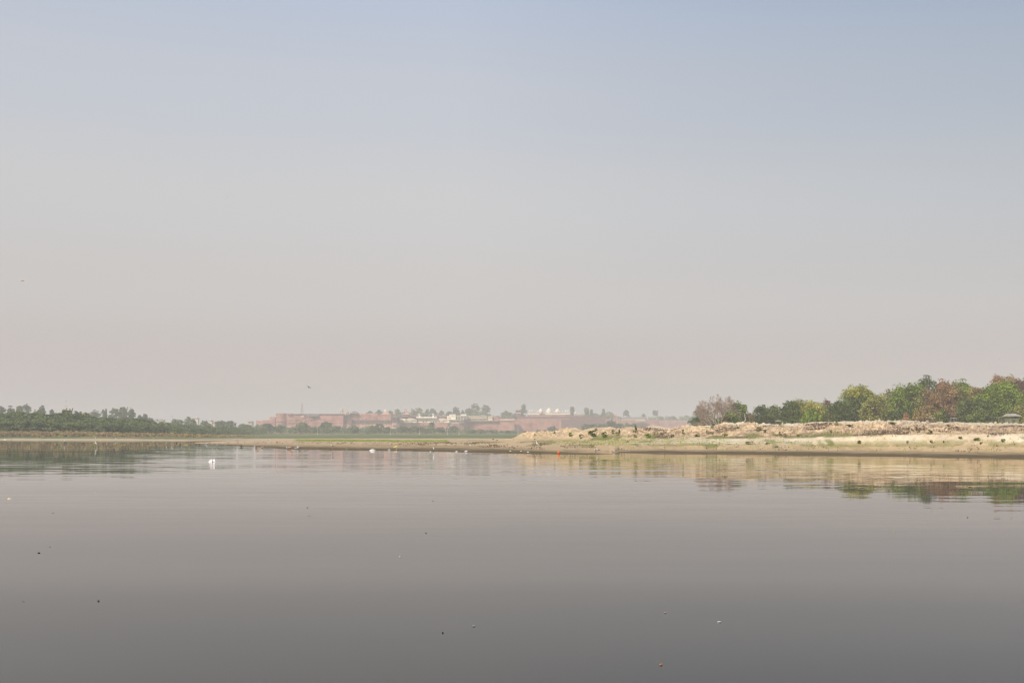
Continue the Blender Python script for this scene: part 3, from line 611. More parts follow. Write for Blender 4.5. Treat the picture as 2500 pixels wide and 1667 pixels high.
FT = [ # px, top y, width px, foot y, D, leaf, shape, label
 (4,992,26,1022,640,'farleaf','round','hazy grey tree cut by the left edge above the thicket'),
 (27,995,26,1022,650,'farleaf','round','second hazy grey tree from the left edge above the thicket'),
 (48,990,14,1022,660,'farleaf','column','narrow hazy tree left of the rounded pair above the thicket'),
 (64,988,24,1022,650,'farleaf','round','tall rounded hazy tree, highest above the left thicket'),
 (102,994,20,1022,640,'farleaf','round','two-headed hazy tree standing alone above the left thicket'),
 (126,1001,9,1022,640,'farleaf','column','thin hazy tree just right of the two-headed one'),
 (40,1004,60,1024,560,'olive','round','olive tree bulging out of the thicket under the hazy trees at far left'),
 (90,1003,30,1024,560,'olive','round','dull green tree beside the olive one at far left'),
 (162,1000,34,1030,500,'olive','round','olive tree with an airy dome rising from the middle of the left thicket'),
 (140,1009,24,1030,490,'tan','round','yellowish small tree left of the airy olive dome'),
 (190,1006,30,1028,560,'farleaf','round','low hazy tree behind the airy olive dome'),
 (210,1008,24,1028,520,'olive','round','brownish olive tree right of the airy dome'),
 (233,1002,34,1030,620,'farleaf','round','wide hazy grey crown midway along the left thicket'),
 (255,1001,14,1030,640,'farleaf','column','slim hazy tree between the wide grey crown and the tall clump'),
 (280,996,34,1030,640,'farleaf','round','big hazy crown of the tall clump above the left thicket'),
 (299,993,14,1030,650,'farleaf','column','pointed top tree of the tall hazy clump'),
 (307,997,16,1030,640,'farleaf','column','hazy tree right beside the pointed one'),
 (322,998,18,1030,650,'farleaf','round','last rounded tree of the tall hazy clump'),
 (342,1013,16,1034,640,'farleaf','round','small hazy tree in the gap right of the tall clump'),
 (354,1010,16,1034,650,'farleaf','round','hazy forked-top tree right of the gap'),
 (367,1018,14,1036,640,'farleaf','round','lower hazy tree right of the forked-top tree'),
 (393,1031,20,1042,560,'yellow','mound','bush with a yellow-orange blooming top at the end of the thicket'),
 (432,1024,40,1042,900,'farleaf','round','faint low tree above the thinning end of the thicket'),
 (464,1020,34,1046,900,'farleaf','round','faint rounded tree left of the first white house'),
 (500,1028,30,1048,900,'farleaf','round','faint tree between the white houses'),
 (540,1026,36,1048,950,'farleaf','round','faint tree right of the pair of white houses'),
 (562,1027,30,1048,980,'farleaf','round','pale brown-green tree left of the thin pole'),
 (596,1034,40,1050,950,'farleaf','round','faint wide tree left of the low fort wall'),
 (652,1033,34,1050,1000,'farleaf','round','rounded blue-green tree hiding the foot of the stepped fort wall'),
 (683,1037,24,1052,1000,'farleaf','round','rounded tree below the round bastion'),
 (736,1030,26,1056,1020,'farleaf','round','tall dark tree in front of the long red palace wall'),
 (722,1040,30,1056,1000,'farleaf','mound','bush at the left skirt of the tall dark tree by the palace wall'),
 (764,1042,34,1058,1020,'farleaf','round','bush between the two tall trees before the palace wall'),
 (797,1028,28,1056,1040,'farleaf','round','tall rounded tree in front of the right end of the palace wall'),
 (826,1039,30,1056,1060,'farleaf','round','bush right of the tall rounded tree'),
 (866,1040,22,1060,1000,'farleaf','mound','darker pointed bush below the arcade'),
 (905,1039,30,1058,1060,'farleaf','round','bush under the middle of the arcade'),
 (926,1034,26,1058,1060,'farleaf','round','tree reaching up to the arcade wall'),
 (946,1042,18,1058,1040,'farleaf','mound','small dark bush left of the octagonal tower foot'),
 (908,1050,28,1062,960,'farleaf','mound','dark nearer bush below the arcade trees'),
 (984,1041,30,1060,1080,'farleaf','round','tree right of the octagonal tower foot'),
 (1012,1040,34,1060,1080,'farleaf','round','bushy tree under the first curved-roof pavilion'),
 (1042,1038,36,1060,1090,'farleaf','round','broad tree below the main white palace'),
 (1054,1031,9,1050,1100,'farleaf','column','narrow tree tip touching the white palace terrace'),
 (1074,1043,26,1062,1080,'farleaf','round','bush below the second curved-roof pavilion'),
 (1106,1040,32,1062,1090,'farleaf','round','tree against the foot of the white pavilion bastion'),
 (1148,1047,24,1064,1080,'farleaf','round','bush right of the pavilion bastion'),
 (1172,1048,22,1064,1090,'farleaf','round','bush before the plain red wall'),
 (1206,1049,34,1066,1100,'farleaf','round','wide bush below the cream building'),
 (1246,1051,34,1068,1100,'farleaf','round','grey-green bush left of where the dune begins'),
 (1286,1052,26,1068,1110,'farleaf','round','bush partly hidden by the left end of the dune'),
 (1318,1049,30,1068,1110,'farleaf','round','bush behind the first dune hump'),
 (1350,1041,24,1068,1120,'farleaf','round','rounded tree standing before the red wall above the first dune hump'),
 (1430,1035,26,1066,1150,'farleaf','round','left tree of the blue-grey row before the right red wall'),
 (1450,1034,26,1066,1150,'farleaf','round','second tree of the blue-grey row before the right red wall'),
 (1468,1034,24,1066,1150,'farleaf','round','third tree of the blue-grey row, before the gap'),
 (1494,1026,26,1066,1160,'farleaf','round','tallest blue-grey tree covering the red wall'),
 (1512,1033,24,1066,1160,'farleaf','round','blue-grey tree right of the tallest one'),
 (1532,1034,24,1066,1150,'farleaf','round','hazy tree near the right end of the blue-grey row'),
 (1547,1033,14,1066,1150,'farleaf','round','last narrow tree of the blue-grey row'),
 # trees inside and behind the fort
 (903,1003,20,1016,1850,'farleaf','round','pale tree behind the arcade roof left of the big hipped roof'),
 (925,1001,18,1016,1850,'farleaf','round','pale tree just left of the big hipped roof'),
 (954,1003,14,1016,1850,'farleaf','round','pale tree between the hipped roof and the small dome'),
 (970,998,18,1018,1850,'farleaf','round','pale rounded tree right of the small dome'),
 (1009,1000,12,1016,1850,'farleaf','round','small faint tree right of the second hipped roof'),
 (1022,995,26,1016,1850,'olive','round','olive-grey tree behind the left roof kiosk of the white palace'),
 (1043,1000,7,1016,1850,'farleaf','column','very thin tree between the roof kiosks'),
 (1056,998,20,1016,1850,'farleaf','round','grey tree behind the right roof kiosk'),
 (1078,1002,12,1016,1880,'brown','round','small pinkish-brown faint tree right of the roof kiosks'),
 (1098,1004,16,1014,1850,'farleaf','round','low grey tree left of the white pavilion'),
 (1113,993,20,1014,1850,'farleaf','round','fork-topped grey tree over the white pavilion'),
 (1130,1002,11,1014,1850,'farleaf','cone','small tree between the fork-topped tree and the big clump'),
 (1144,996,20,1018,1830,'farleaf','round','left half of the big grey clump above the long arcade hall'),
 (1160,987,24,1018,1840,'farleaf','column','tall right half of the big grey clump above the long arcade hall'),
 (1187,988,20,1018,1830,'farleaf','column','tall ragged tree above the plain white block'),
 (1236,1003,32,1022,1850,'farleaf','round','wide low tree above the cream building'),
 (1262,1007,26,1026,1850,'farleaf','round','low bushy tree left of the tall conical tree'),
 (1278,987,22,1020,1850,'farleaf','cone','tall conical grey tree left of the domed mosque'),
 (1340,1014,60,1024,1880,'farleaf','mound','low hedge-like tree row below the three domes'),
 (1382,1014,22,1024,1880,'farleaf','round','small round green tree below the right end of the mosque'),
 (1397,992,10,1016,1880,'farleaf','column','dark columnar tree right of the mosque domes'),
 (1432,994,12,1018,1950,'olive','column','pale columnar tree right of the last small kiosk'),
 (1444,999,9,1018,1950,'farleaf','round','small tree beside the pale columnar one'),
 (1452,1008,34,1026,1950,'farleaf','round','broad grey tree over the right wall'),
 (1473,998,11,1018,1980,'farleaf','cone','pointed tree over the right wall'),
 (1486,1005,34,1026,1980,'olive','round','broad olive-grey tree over the right wall'),
 (1529,1001,14,1018,2050,'farleaf','round','lone rounded tree above the beige building'),
 (1571,1010,9,1019,2050,'farleaf','round','tiny tree on the end of the beige building'),
 (1600,1001,13,1016,2100,'farleaf','flat','palm-like faint tree against the sky at right'),
 (1614,1016,20,1027,2100,'farleaf','round','low faint tree on the far right wall'),
 (1642,1015,34,1028,2150,'olive','mound','faint pale bush on the far right wall'),
 (1676,1014,24,1028,2150,'farleaf','mound','faint bush on the wall where the dune trees begin'),
 (1698,1013,22,1034,1500,'farleaf','round','blue-grey tree just left of the nearest dune trees'),
]
FTG = {0:'hazy trees above the left thicket', 1:'bushes and trees in front of the fort', 2:'trees inside the fort'}
for i, (px, ty, wd, fy, D, leaf, shp, lab) in enumerate(FT):
    if 590 <= D <= 670: D = int(D*1.42)
    sc = D/FPX; zt = zof(ty, D); zb = max(zof(fy, D), 1.5); zb = min(zb, zt-2)
    g = 2 if D > 1600 else (1 if D > 990 and px > 640 else 0)
    if D > 1600: n_, per_, sz = 34, 34, 1.6; shp = 'mound' if shp == 'round' else shp
    elif D > 880: n_, per_, sz = 36, 46, 1.1
    else: n_, per_, sz = 60, 60, .6
    zg = zb if D > 1600 else min(zb, hB(px, D)); Hh = zt-zg; clear = (zb-zg)/Hh*.5
    make_tree('far_tree' if g else 'bank_tree', ((px-1250)*sc, D, zg), wd*sc*(1.25 if g != 1 else 1.45), Hh, leaf, lab, 'tree', FTG[g], n=int(n_*(1+Hh/(wd*sc*2))), per=per_, size=sz, shape=shp,
              clear=max(.02, clear if g == 1 else clear*.25), seed=200+i, tr=.3 if g == 2 else None, depth=min(wd*sc, 14))
thicket('fort_garden', 'faint band of merged trees rising behind the palace roofs of the fort', [(893,1013),(905,1008),(930,1006),(955,1008),(975,1005),(1000,1008),(1020,1004),(1045,1007),(1075,1008),(1100,1007),(1130,1008),(1150,1004),(1180,1007),(1205,1014)], 14.0, [(880,1880),(1210,1880)], 3.2, 'farleaf', 2, 1.9, 26, (3.5,6.0), flat=.8)
thicket('wall_garden', 'faint band of merged trees above the far right fort wall', [(1225,1014),(1250,1010),(1280,1012),(1300,1016),(1400,1016),(1425,1012),(1450,1010),(1480,1009),(1500,1013),(1515,1018),(1580,1019),(1620,1017),(1660,1018),(1700,1018),(1740,1016)], 14.0, [(1220,1930),(1500,2060),(1740,2380)], 3.2, 'olive', 2, 2.0, 26, (3.5,6.0), flat=.8)
thicket('undergrowth', 'dark shaded undergrowth filling in behind the trees on the dune', [(1708,1021),(1795,1020),(1806,1027),(1828,1018),(1860,1013),(1930,1011),(2000,1010),(2060,1004),(2200,1001),(2300,996),(2420,996),(2560,1000)], 4.2, [(1700,352),(2600,356)], 4.5, 'deep', 3, .55, 60, (1.2,2.2), flat=.8)
# dead pole-like trunk above the left thicket and a leafless tree further right
D = 600; mb = MB(); mb.tube([(0,0,0),(.2,0,10),(.1,0,16)], [.7,.6,.5], 6); mb.tube([(.1,0,14),(-.9,0,17)], [.4,.3], 5); mb.tube([(.1,0,15),(.9,0,17.4)], [.4,.25], 5)
o = mb.build('dead_tree', M['bark']); o.location = ((174-1250)/FPX*D, D, 0); o.scale = (1,1,(zof(996,D))/17.4); tag(o, 'stump-topped dead trunk sticking up right of the airy olive dome', 'tree')
D = 880; rng2 = np.random.default_rng(8); mb = MB(); tips = []
for k in range(7): branch_tree(mb, Vector(((k-3)*1.2,0,8)), Vector(((k-3)*.08, 0, 1)).normalized(), 2.6, .16, 2, rng2, tips)
o = mb.build('leafless_tree', M['bark']); o.location = ((388-1250)/FPX*D, D, 0); tag(o, 'faint leafless tree with upright twigs above the end of the left thicket', 'tree')

# ------------------------------------------------------------------ shrubs on the dune and beach
SH = [(1306,1062.5,6,5,'dark','small dark shrub on the first bare dune hump'),(1306,1072,8,3,'dark','dark tuft at the foot of the first dune hump'),
(1354,1057.5,8,4,'deep','dark shrub on the dip between the first two humps'),(1393,1062,14,9,'bright','green shrub left of the big bright green pair'),(1420,1067,16,8,'dark','dark shrub at the left foot of the big bright green shrub'),
(1447,1061,24,13,'bright','biggest bright green shrub on the dune face'),(1476,1063,22,12,'bright','bright green shrub right of the biggest one'),(1454,1051,11,6,'purple','dark low bush on the pale dune crest'),
(1438,1057,10,7,'purple','brown-grey shrub above the biggest bright green shrub'),(1497,1056,13,8,'dark','dark green shrub right of the bright green pair'),(1512,1055,10,8,'deep','rounded dark shrub beside a crumbled edge'),(1506,1063,12,9,'olive','olive shrub below the rounded dark one'),
(1551,1053,11,14,'deep','tall upright dark shrub alone on the dune face'),(1552,1065,16,7,'bright','bright low shrub below the tall upright dark shrub'),(1582,1064,22,7,'bright','wide bright low shrub right of the tall dark one'),(1614,1060,9,6,'olive','small olive shrub midway on the dune face'),
(1642,1065,11,7,'farleaf','grey-green shrub near the terrace line'),(1668,1056,13,9,'dark','neat round dark green shrub on the open dune face'),(1727,1056,9,7,'dark','small dark shrub high on the face below the bare tree'),(1740,1058,8,5,'bright','small bright shrub below the bare tree'),
(1703,1063,20,6,'bright','long bright shrub patch near the terrace, left of the bare tree'),(1770,1063,16,6,'olive','olive shrub patch below the bare tree'),(1800,1044,14,5,'deep','dark creeping shrub under the crest right of the bare tree'),(1853,1048,22,8,'olive','brushy grey-green shrub below the twin-crowned trees'),
(1868,1053,9,6,'deep','dark bush lower right of the brushy shrub'),(1909,1037,19,6,'dark','flat dark shrub right on the crest left of the dome tree'),(1904,1060,7,8,'dark','upright small shrub low on the dune face'),(1917,1064,7,10,'purple','brown leafless-looking bush standing on the terrace'),
(1831,1082,28,6,'dark','long dark green shrub on the upper beach'),(1873,1082,13,5,'olive','small shrub right of the long one on the upper beach'),(1950,1062,16,5,'bright','bright shrub on the bluff foot under the yellow-green tree'),(2043,1035,15,9,'dark','dark bush on the crest left of the yellow-topped tree'),
(2074,1040,30,5,'dark','long low dark patch just under the crest'),(2030,1054,10,6,'dark','dark tuft on the bluff left of the brush tangles'),(2237,1046,10,7,'dark','round dark shrub right of the brush tangles'),(2269,1056,15,9,'deep','grey-green bush at the corner where the slope begins'),
(2316,1042,14,4,'dark','flat dark mound at the bluff top below the grove'),(2336,1043,12,3,'dark','second flat dark mound beside the first at the bluff top'),(2098,1080,12,8,'bright','bright green shrub on the upper beach, far right stretch'),(2216,1080,8,6,'dark','little dark shrub on the upper beach below the brush tangles'),
(2274,1078,11,6,'bright','green shrub on the upper beach right of the little dark one'),(2304,1078,9,5,'dark','small shrub on the beach slope below the grove'),(2396,1090,11,5,'dark','dark tuft low on the beach below the hut path'),(2345,1068,14,5,'bright','bright shrub on the white terrace below the grove'),(2386,1072,24,6,'bright','widest green shrub on the white terrace at right'),
(2412,1064,10,4,'dark','small dark plant on the white terrace near the right edge'),(2450,1075,16,6,'dark','dark shrub on the terrace just left of the right edge'),(1532,1078,8,4,'olive','tiny lone plant on the pale beach'),(1204,1072.5,8,3,'purple','dark low clump on the flat sand left of the dune'),(1213,1074.5,6,3,'purple','second dark clump right beside it on the flat sand'),(1254,1072.5,5,2.5,'purple','dark clump at the very toe of the dune'),
(1740,1046,12,6,'dark','dark shrub on the slope just below the bare tree roots'),(2178,1034,30,6,'olive','olive shrub row on the bluff rim below the grove')]
shp = {}
for k, kk in enumerate(['dark','deep','bright','olive','purple','farleaf']):
    r = np.random.default_rng(300+k); bl = crown_blobs(2, 1.6, 16, r, 0, 'mound', 1.6); shp[kk] = leaves_on(bl, 46, .17, r, .8)
for i, (px, py, wd, hh, leaf, lab) in enumerate(SH):
    D = dA(px, min(py+hh*.4, 1084)) if px > 1260 else dA(px, py+1)
    sc = D/FPX; v, q = shp[leaf]
    root = empty('shrub', ((px-1250)*sc, D, hA(px, D)-.1), lab, 'shrub', 'shrubs on the dune and beach', rz=0)
    ff = mesh_np('foliage', v, q, G[leaf], root); ff.scale = (wd*sc/2*1.3, wd*sc/2, hh*sc/1.6*1.4); ff.rotation_euler = (0,0,i*1.3)
    if i > 0: ff.rotation_euler = (0, 0, (i*37 % 7)*.2)
    mb = MB(); mb.tube([(0,0,-.2),(.05,0,hh*sc*.6)], [.05,.02], 5); mb.tube([(0,0,0),(-.2*wd*sc,0,hh*sc*.5)], [.03,.015], 4); mb.tube([(0,0,0),(.2*wd*sc,0,hh*sc*.5)], [.03,.015], 4)
    mb.build('stem', M['bark']).parent = root
# grass tufts, dead brush and rubble: stuff
X, Y, Z = gridA
def scatter(name, label, cat, mask, count, leaf, size, spread, upr, seed, mats=None):
    r = np.random.default_rng(seed); m_ = mask.ravel()*(X.ravel()*0+1); m_ = np.clip(m_, 0, 1)*np.gradient(Y, axis=0).ravel()*Y.ravel()
    p = np.clip(m_, 0, None); p /= p.sum(); idx = r.choice(len(p), count, p=p)
    c = np.stack([X.ravel()[idx], Y.ravel()[idx], Z.ravel()[idx]], 1)
    k = spread[1]; c = np.repeat(c, k, 0)+r.normal(size=(count*k, 3))*np.array([spread[0], spread[0], .02])
    h = size*(.5+r.random(len(c)))[:, None]; a = r.random(len(c))*6.28
    t = np.stack([np.cos(a), np.sin(a), 0*a], 1)*h*.55; u = np.concatenate([r.normal(size=(len(c), 2))*.35, np.ones((len(c), 1))*upr], 1)*h
    v = np.stack([c-t*.6-[0,0,.05], c+t*.6-[0,0,.05], c+t*.5+u, c-t*.4+u*.9], 1).reshape(-1, 3)
    o = mesh_np(name, v, np.arange(len(v)).reshape(-1, 4), mats or G[leaf]); tag(o, label, cat, None, 'stuff'); return o
colsG = np.broadcast_to(ca, X.shape); nT = np.concatenate([np.repeat(k, s) for k, s in enumerate([4,14,10,4,26,34,60,36,18,14,5])])[:, None]
n1 = fbm(X/6, Y/9, 4, 71); n2 = fbm(X/1.6, Y/3, 4, 72); n3 = fbm(X/22, Y/16, 3, 73)
mk = (nT == 5)*sstep(n3+n2*.45, .60, .74)*sstep(colsG, 1300, 1400)*(1-sstep(colsG, 2000, 2250)*.6)
mk = mk+(nT == 4)*sstep(n1+n2*.4, .62, .76)*sstep(colsG, 1450, 1700)+(nT == 5)*(colsG > 720)*(colsG < 1090)*sstep(n2, .3, .5)*.9
mk = mk+((nT == 4)|(nT == 5))*sstep(fbm(X/1.1+Y/2, Y/1.2, 3, 95), .58, .66)*sstep(colsG, 1600, 1900)*3.0
scatter('grass', 'short green grass in patches on the sand terrace and upper beach', 'grass', mk, 4200, 'grass', .13, (.30,7), .5, 9)
mk2 = ((nT == 4)|(nT == 3))*sstep(fbm(X/2, Y/6, 3, 77), .5, .62)*sstep(colsG, 950, 1100)
scatter('beach_litter', 'small dark clods and dry plant bits strewn over the beach', 'litter', mk2+.06*(nT == 4), 900, 'purple', .16, (.15,3), .6, 10)
mk3 = ((nT == 6))*sstep(fbm(X/2.2, Y/4, 3, 74), .54, .64)*sstep(colsG, 1500, 1700)
for (a, b) in [(2095,2135),(2140,2165),(2170,2225)]: mk3 = mk3+(nT == 6)*sstep(colsG, a-4, a+4)*(1-sstep(colsG, b-4, b+4))*2.2*(n2 > .4)
scatter('dry_brush', 'grey-brown dead brush and rubble tangled on the dune bluff', 'dry brush', mk3*sstep(fbm(X/6, Y/5, 2, 96), .42, .56), 1300, 'twig', .15, (.45,11), .45, 12, G['brush'])
mk4 = ((nT == 6))*sstep(fbm(X/5, Y/4, 3, 90), .40, .55)*sstep(colsG, 1290, 1420)
scatter('rubble', 'broken clods and brick-coloured rubble littering the dune bluff', 'rubble', mk4+.03*(nT == 5)*(colsG > 1500), 3200, 'twig', .11, (.5,5), .5, 14, M['rubble'])
# ------------------------------------------------------------------ the red fort on the far bank
FGp = 'buildings of the red fort'
def dF(px): return float(np.interp(px, [600,700,975,1260,1500,1750], [1690,1620,1640,1680,1900,2250]))
def root_at(name, px, py, label, cat, group=FGp):
    D = dF(px); return empty(name, P(px, py, D), label, cat, group)
def part(mb, name, m, root): return mb.build(name, m, root, tuple(root.location))
def box(px0, px1, pt, pb, off=0, dep=10, top=1.0):
    D = dF((px0+px1)/2)+off; return MB().pbox(px0, px1, pt, pb, D, dep, 0, top)
GZ = 1062
def window(root, px, py, w, h, off, frame='redp', name='window'):
    """stone frame standing proud round a near-black slab that paints the unlit inside"""
    D = dF(px)+off; mb = MB()
    mb.pbox(px-w/2-.35, px-w/2, py-h/2-.35, py+h/2, D-.35, .35); mb.pbox(px+w/2, px+w/2+.35, py-h/2-.35, py+h/2, D-.35, .35)
    mb.pbox(px-w/2, px+w/2, py-h/2-.35, py-h/2, D-.35, .35)
    f = part(mb, name, M[frame], root)
    o = MB().pbox(px-w/2, px+w/2, py-h/2, py+h/2, D-.08, .08); g = o.build('shade_panel', M['dark'], f, tuple(root.location)); g.location = (0,0,0)  # near-black slab on the wall paints the shade of a recess
def sub(mb, name, m, parent, root):
    o = mb.build(name, m, None, tuple(root.location)); o.parent = parent; o.location = (0,0,0); return o
def arcade(root, px0, px1, pt, pb, n, off=0, dep=5, mt='redd', back='dark', eave=True, colw=.35):
    """columns carrying a slab in front of a deep-set wall, coloured dark to add shade"""
    D = dF((px0+px1)/2)+off
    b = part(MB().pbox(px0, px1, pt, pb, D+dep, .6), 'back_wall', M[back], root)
    mb = MB(); h = pb-pt
    for k in range(n+1):
        x = px0+(px1-px0)*k/n; mb.pbox(x-colw/2, x+colw/2, pt+h*.12, pb, D, .8)
        if k < n:   # stepped arch shoulders
            xn = px0+(px1-px0)*(k+1)/n; q = (xn-x)*.22
            mb.pbox(x+colw/2, x+q+colw/2, pt+h*.12, pt+h*.30, D+.1, .6); mb.pbox(xn-q-colw/2, xn-colw/2, pt+h*.12, pt+h*.30, D+.1, .6)
    cl = part(mb, 'arcade', M[mt], root)
    if eave: sub(MB().pbox(px0-.6, px1+.6, pt-.5, pt+h*.12, D-1.6, dep+2.2), 'eave', M['roofgrey' if mt != 'marble' else 'marble'], cl, root)
def dome_kiosk(root, px, tip, base, foot, w, mt='marble', off=0, name='roof_kiosk'):
    """small domed kiosk: dome, eave, four columns"""
    D = dF(px)+off; s = D/FPX; x, y, zb = P(px, base, D); r = w*s/2; H = (base-tip)*s
    mb = MB()
    mb.box(x-r*1.05, x+r*1.05, y-r*1.05, y+r*1.05, zb-.25, zb+.1)
    k = part(mb, name, M[mt], root)
    sub(MB().lathe((x,y,zb+.1), [(r*.8,0),(r*.95,H*.16),(r*.9,H*.34),(r*.62,H*.55),(r*.3,H*.68),(r*.1,H*.78),(r*.1,H*.86),(.02,H)], 12), 'dome', M[mt], k, root)
    zf = P(px, foot, D)[2]; c = MB(); t = max(.12, r*.16)
    for sx in (-1, 1):
        for sy in (-1, 1): c.box(x+sx*r*.75-t/2, x+sx*r*.75+t/2, y+sy*r*.75-t/2, y+sy*r*.75+t/2, zf, zb-.25)
    sub(c, 'columns', M[mt], k, root)
def merlons(mb, px0, px1, py, off, pitch=2.2, w=1.3, h=1.5, taper=.6):
    x = px0
    while x < px1:
        D = dF(x)+off; s = D/FPX; X0 = (x-1250)*s; z = P(x, py, D)[2]
        mb.box(X0, X0+w, D, D+.8, z, z+h, 0, taper); x += pitch/s
def hip(px, w, top, eave, off, dep, mt, root, name='roof', ridge=.3, bow=True, rise_pow=1.5):
    """bell-shaped pyramid roof"""
    D = dF(px)+off; s = D/FPX; x, y, z = P(px, eave, D); r = w*s/2; H = (eave-top)*s; mb = MB(); prof = []
    for k in range(8): t = k/7; prof.append((r*1.414*((1-t)**rise_pow*(1-ridge)+ridge*(1-t)), H*t))
    mb.lathe((x, y+dep/2, z), prof, 4, 0, dep/2/r if bow else 1, math.pi/4); o = part(mb, name, M[mt], root); return o
def bangla(px0, px1, top, eave, D, dep, mt, root, name='curved_roof'):
    """hut-like roof: curved ridge and drooping eaves"""
    n = 12; mb = MB(); v = []
    for i in range(n+1):
        t = i/n*2-1; px = px0+(px1-px0)*i/n
        zr = P(px, top+(eave-top)*.75*abs(t)**2.2, D)[2]; ze = P(px, eave+(eave-top)*.25*(t*t-.5), D)[2]
        x = (px-1250)/FPX*D; v += [(x, D, ze), (x, D+dep/2, max(zr, ze+.1)), (x, D+dep, ze), (x, D, ze-.3), (x, D+dep, ze-.3)]
    f = []
    for i in range(n):
        a = i*5; b = a+5; f += [(a, b, b+1, a+1), (a+1, b+1, b+2, a+2), (a+3, b+3, b, a)[::1], (a+2, b+2, b+4, a+4), (a+4, b+4, b+3, a+3)]
    f += [(0,1,2,4,3), tuple(n*5+k for k in (3,4,2,1,0))]
    mb.add(v, f); return part(mb, name, M[mt], root)

# stepped outer walls and round bastion at the left end
r = root_at('fort_wall', 650, GZ, 'low red walls stepping up at the far left end of the fort', 'wall')
mb = MB()
for (a, b, t) in [(625,641,1028),(641,658,1026.5),(658,671.5,1018.5)]: mb.pbox(a, b, t, GZ, dF(650), 12)
for (a, b, t) in [(625,641,1028),(641,658,1026.5),(658,671,1018.5)]: merlons(mb, a+.3, b-.6, t, 0, 2.4, 1.4, 1.2)
part(mb, 'wall', M['red'], r); window(r, 645, 1031, 1.1, 1.4, 0)
r = root_at('round_bastion', 684, GZ, 'round red bastion with a ledge at the left end of the fort palace', 'tower')
D = dF(684); s = D/FPX; x, y, z = P(684, GZ, D); zt = P(684, 1008.7, D)[2]; R_ = 12.8*s
mb = MB(); mb.lathe((x, y+R_, z), [(R_*1.08,0),(R_*1.02,(zt-z)*.5),(R_,(zt-z)*.60),(R_,zt-z)], 28); part(mb, 'tower_body', M['red'], r)
mb = MB(); mb.lathe((x, y+R_, P(684,1030.5,D)[2]), [(R_*1.04,0),(R_*1.13,.5),(R_*1.13,1.2),(R_*1.02,1.6)], 28); part(mb, 'ledge', M['redd'], r)
mb = MB(); mb.lathe((x, y+R_, P(684,1016.2,D)[2]), [(R_*1.01,0),(R_*1.05,.3),(R_*1.05,.8),(R_*1.01,1.0)], 28); part(mb, 'string_course', M['redp'], r)
for k, a in enumerate([-.9,-.6,-.3,0,.3,.6]):
    xx = 684+12.9*math.sin(a); window(r, xx, 1012.6, .9, 2.0, R_*(1-math.cos(a))-.5, 'redp'); 
window(r, 675, 1026, 1.0, 3.2, R_*(1-math.cos(-.78))-.4)

# long red palace wall
r = root_at('red_palace', 768, GZ, 'long high red palace wall with triple arched windows and a thin dark roof line', 'palace')
part(box(699.5, 838, 1011, GZ, 3, 30), 'wall', M['red'], r)
part(box(699.5, 712, 1008.8, 1011, 3, 10), 'parapet', M['red'], r)
part(box(712, 838, 1010.0, 1011, .5, 32), 'roof_edge', M['roofgrey'], r)
part(box(700, 838, 1029.6, 1030.6, 2.2, .8), 'string_course', M['redp'], r)
part(box(700, 838, 1041, GZ, 1.2, 1.8), 'plinth', M['redp'], r)
part(box(743, 779, 1011.2, 1015.2, 2.0, 1), 'recess_shade', M['roofgrey'], r)  # grey slab paints the darkness of a recessed stretch of wall
part(box(734.5, 741.5, 1014.5, 1019, 2.4, .6), 'cream_panel', M['cream'], r)
arcade(r, 757, 777, 1015.6, 1019.4, 6, -.5, 2.8, 'redd', 'dark')
for x in (759.5, 766, 772.5): window(r, x, 1025.4, 3.2, 3.4, 3)
for x, y, w_, h_ in [(707.5,1018.8,1.5,2.6),(726,1016.8,2,1),(746.5,1026,1.2,5.5),(787,1019,1.2,3),(799,1024,1.5,2.4),(812,1020,1.2,2),(822,1026,1.4,3),(719,1025,1.1,2)]: window(r, x, y, w_, h_, 3)
for x in (718, 742, 752, 783, 800, 820): part(box(x-.5, x+.5, 1011.2, 1029.5, 2.3, .7), 'pilaster', M['redp'], r)

# arcaded red palace with domes
r = root_at('arcaded_palace', 896, GZ, 'red palace with a long shaded arcade, hipped roofs and two small domes', 'palace')
part(box(838.3, 954, 1011, 1025.5, 9, 26), 'upper_wall', M['red'], r)
part(box(838.3, 954, 1031.8, GZ, 1, 34), 'lower_wall', M['redp'], r)
part(box(873, 921, 1009, 1011, 9, 20), 'parapet', M['redp'], r)
part(box(838.3, 954, 1025.0, 1026.2, -.8, 10), 'terrace', M['roofgrey'], r)
arcade(r, 840, 954, 1026.4, 1031.2, 30, 0, 4.5, 'redp', 'redd', False, .8)
part(box(838.3, 954, 1031.2, 1032.4, -1, 3), 'balcony_ledge', M['redd'], r)
for x in (893.5, 899.5, 905.5): window(r, x, 1022, 2.6, 2.4, 9)
for x in (862, 868, 886, 912, 924): window(r, x, 1014.5 if x > 880 else 1016, 1.2, 1.4, 9)
for x, w_ in ((863, 9), (884, 7), (943, 9)):
    D = dF(x)+6; xx, yy, zz = P(x, 1025, D); s = D/FPX
    mb = MB(); mb.lathe((xx, yy, zz), [(w_*s/2,0),(w_*s/2*.95,.8),(w_*s/2*.6,1.9),(.1,2.4)], 12, 0, .5); part(mb, 'shell_canopy', M['roofgrey'], r)
k = part(box(851, 859, 1023.5, 1036, -4, 6), 'turret', M['redd'], r)
sub(box(850.2, 859.8, 1023, 1024, -4.8, 7), 'turret_eave', M['roofgrey'], k, r)
for x in (848, 872, 890, 910, 935): part(box(x-.6, x+.6, 1032.5, GZ, .2, .8), 'pilaster', M['redp'], r)
dome_kiosk(r, 834.2, 992.8, 1005, 1010.5, 8.5, 'cream', 4)
k = part(box(824, 846, 1010.2, 1013, 2, 10, .62), 'kiosk_base', M['red'], r)
dome_kiosk(r, 848, 1001.5, 1010, 1012.5, 8, 'redp', 7)
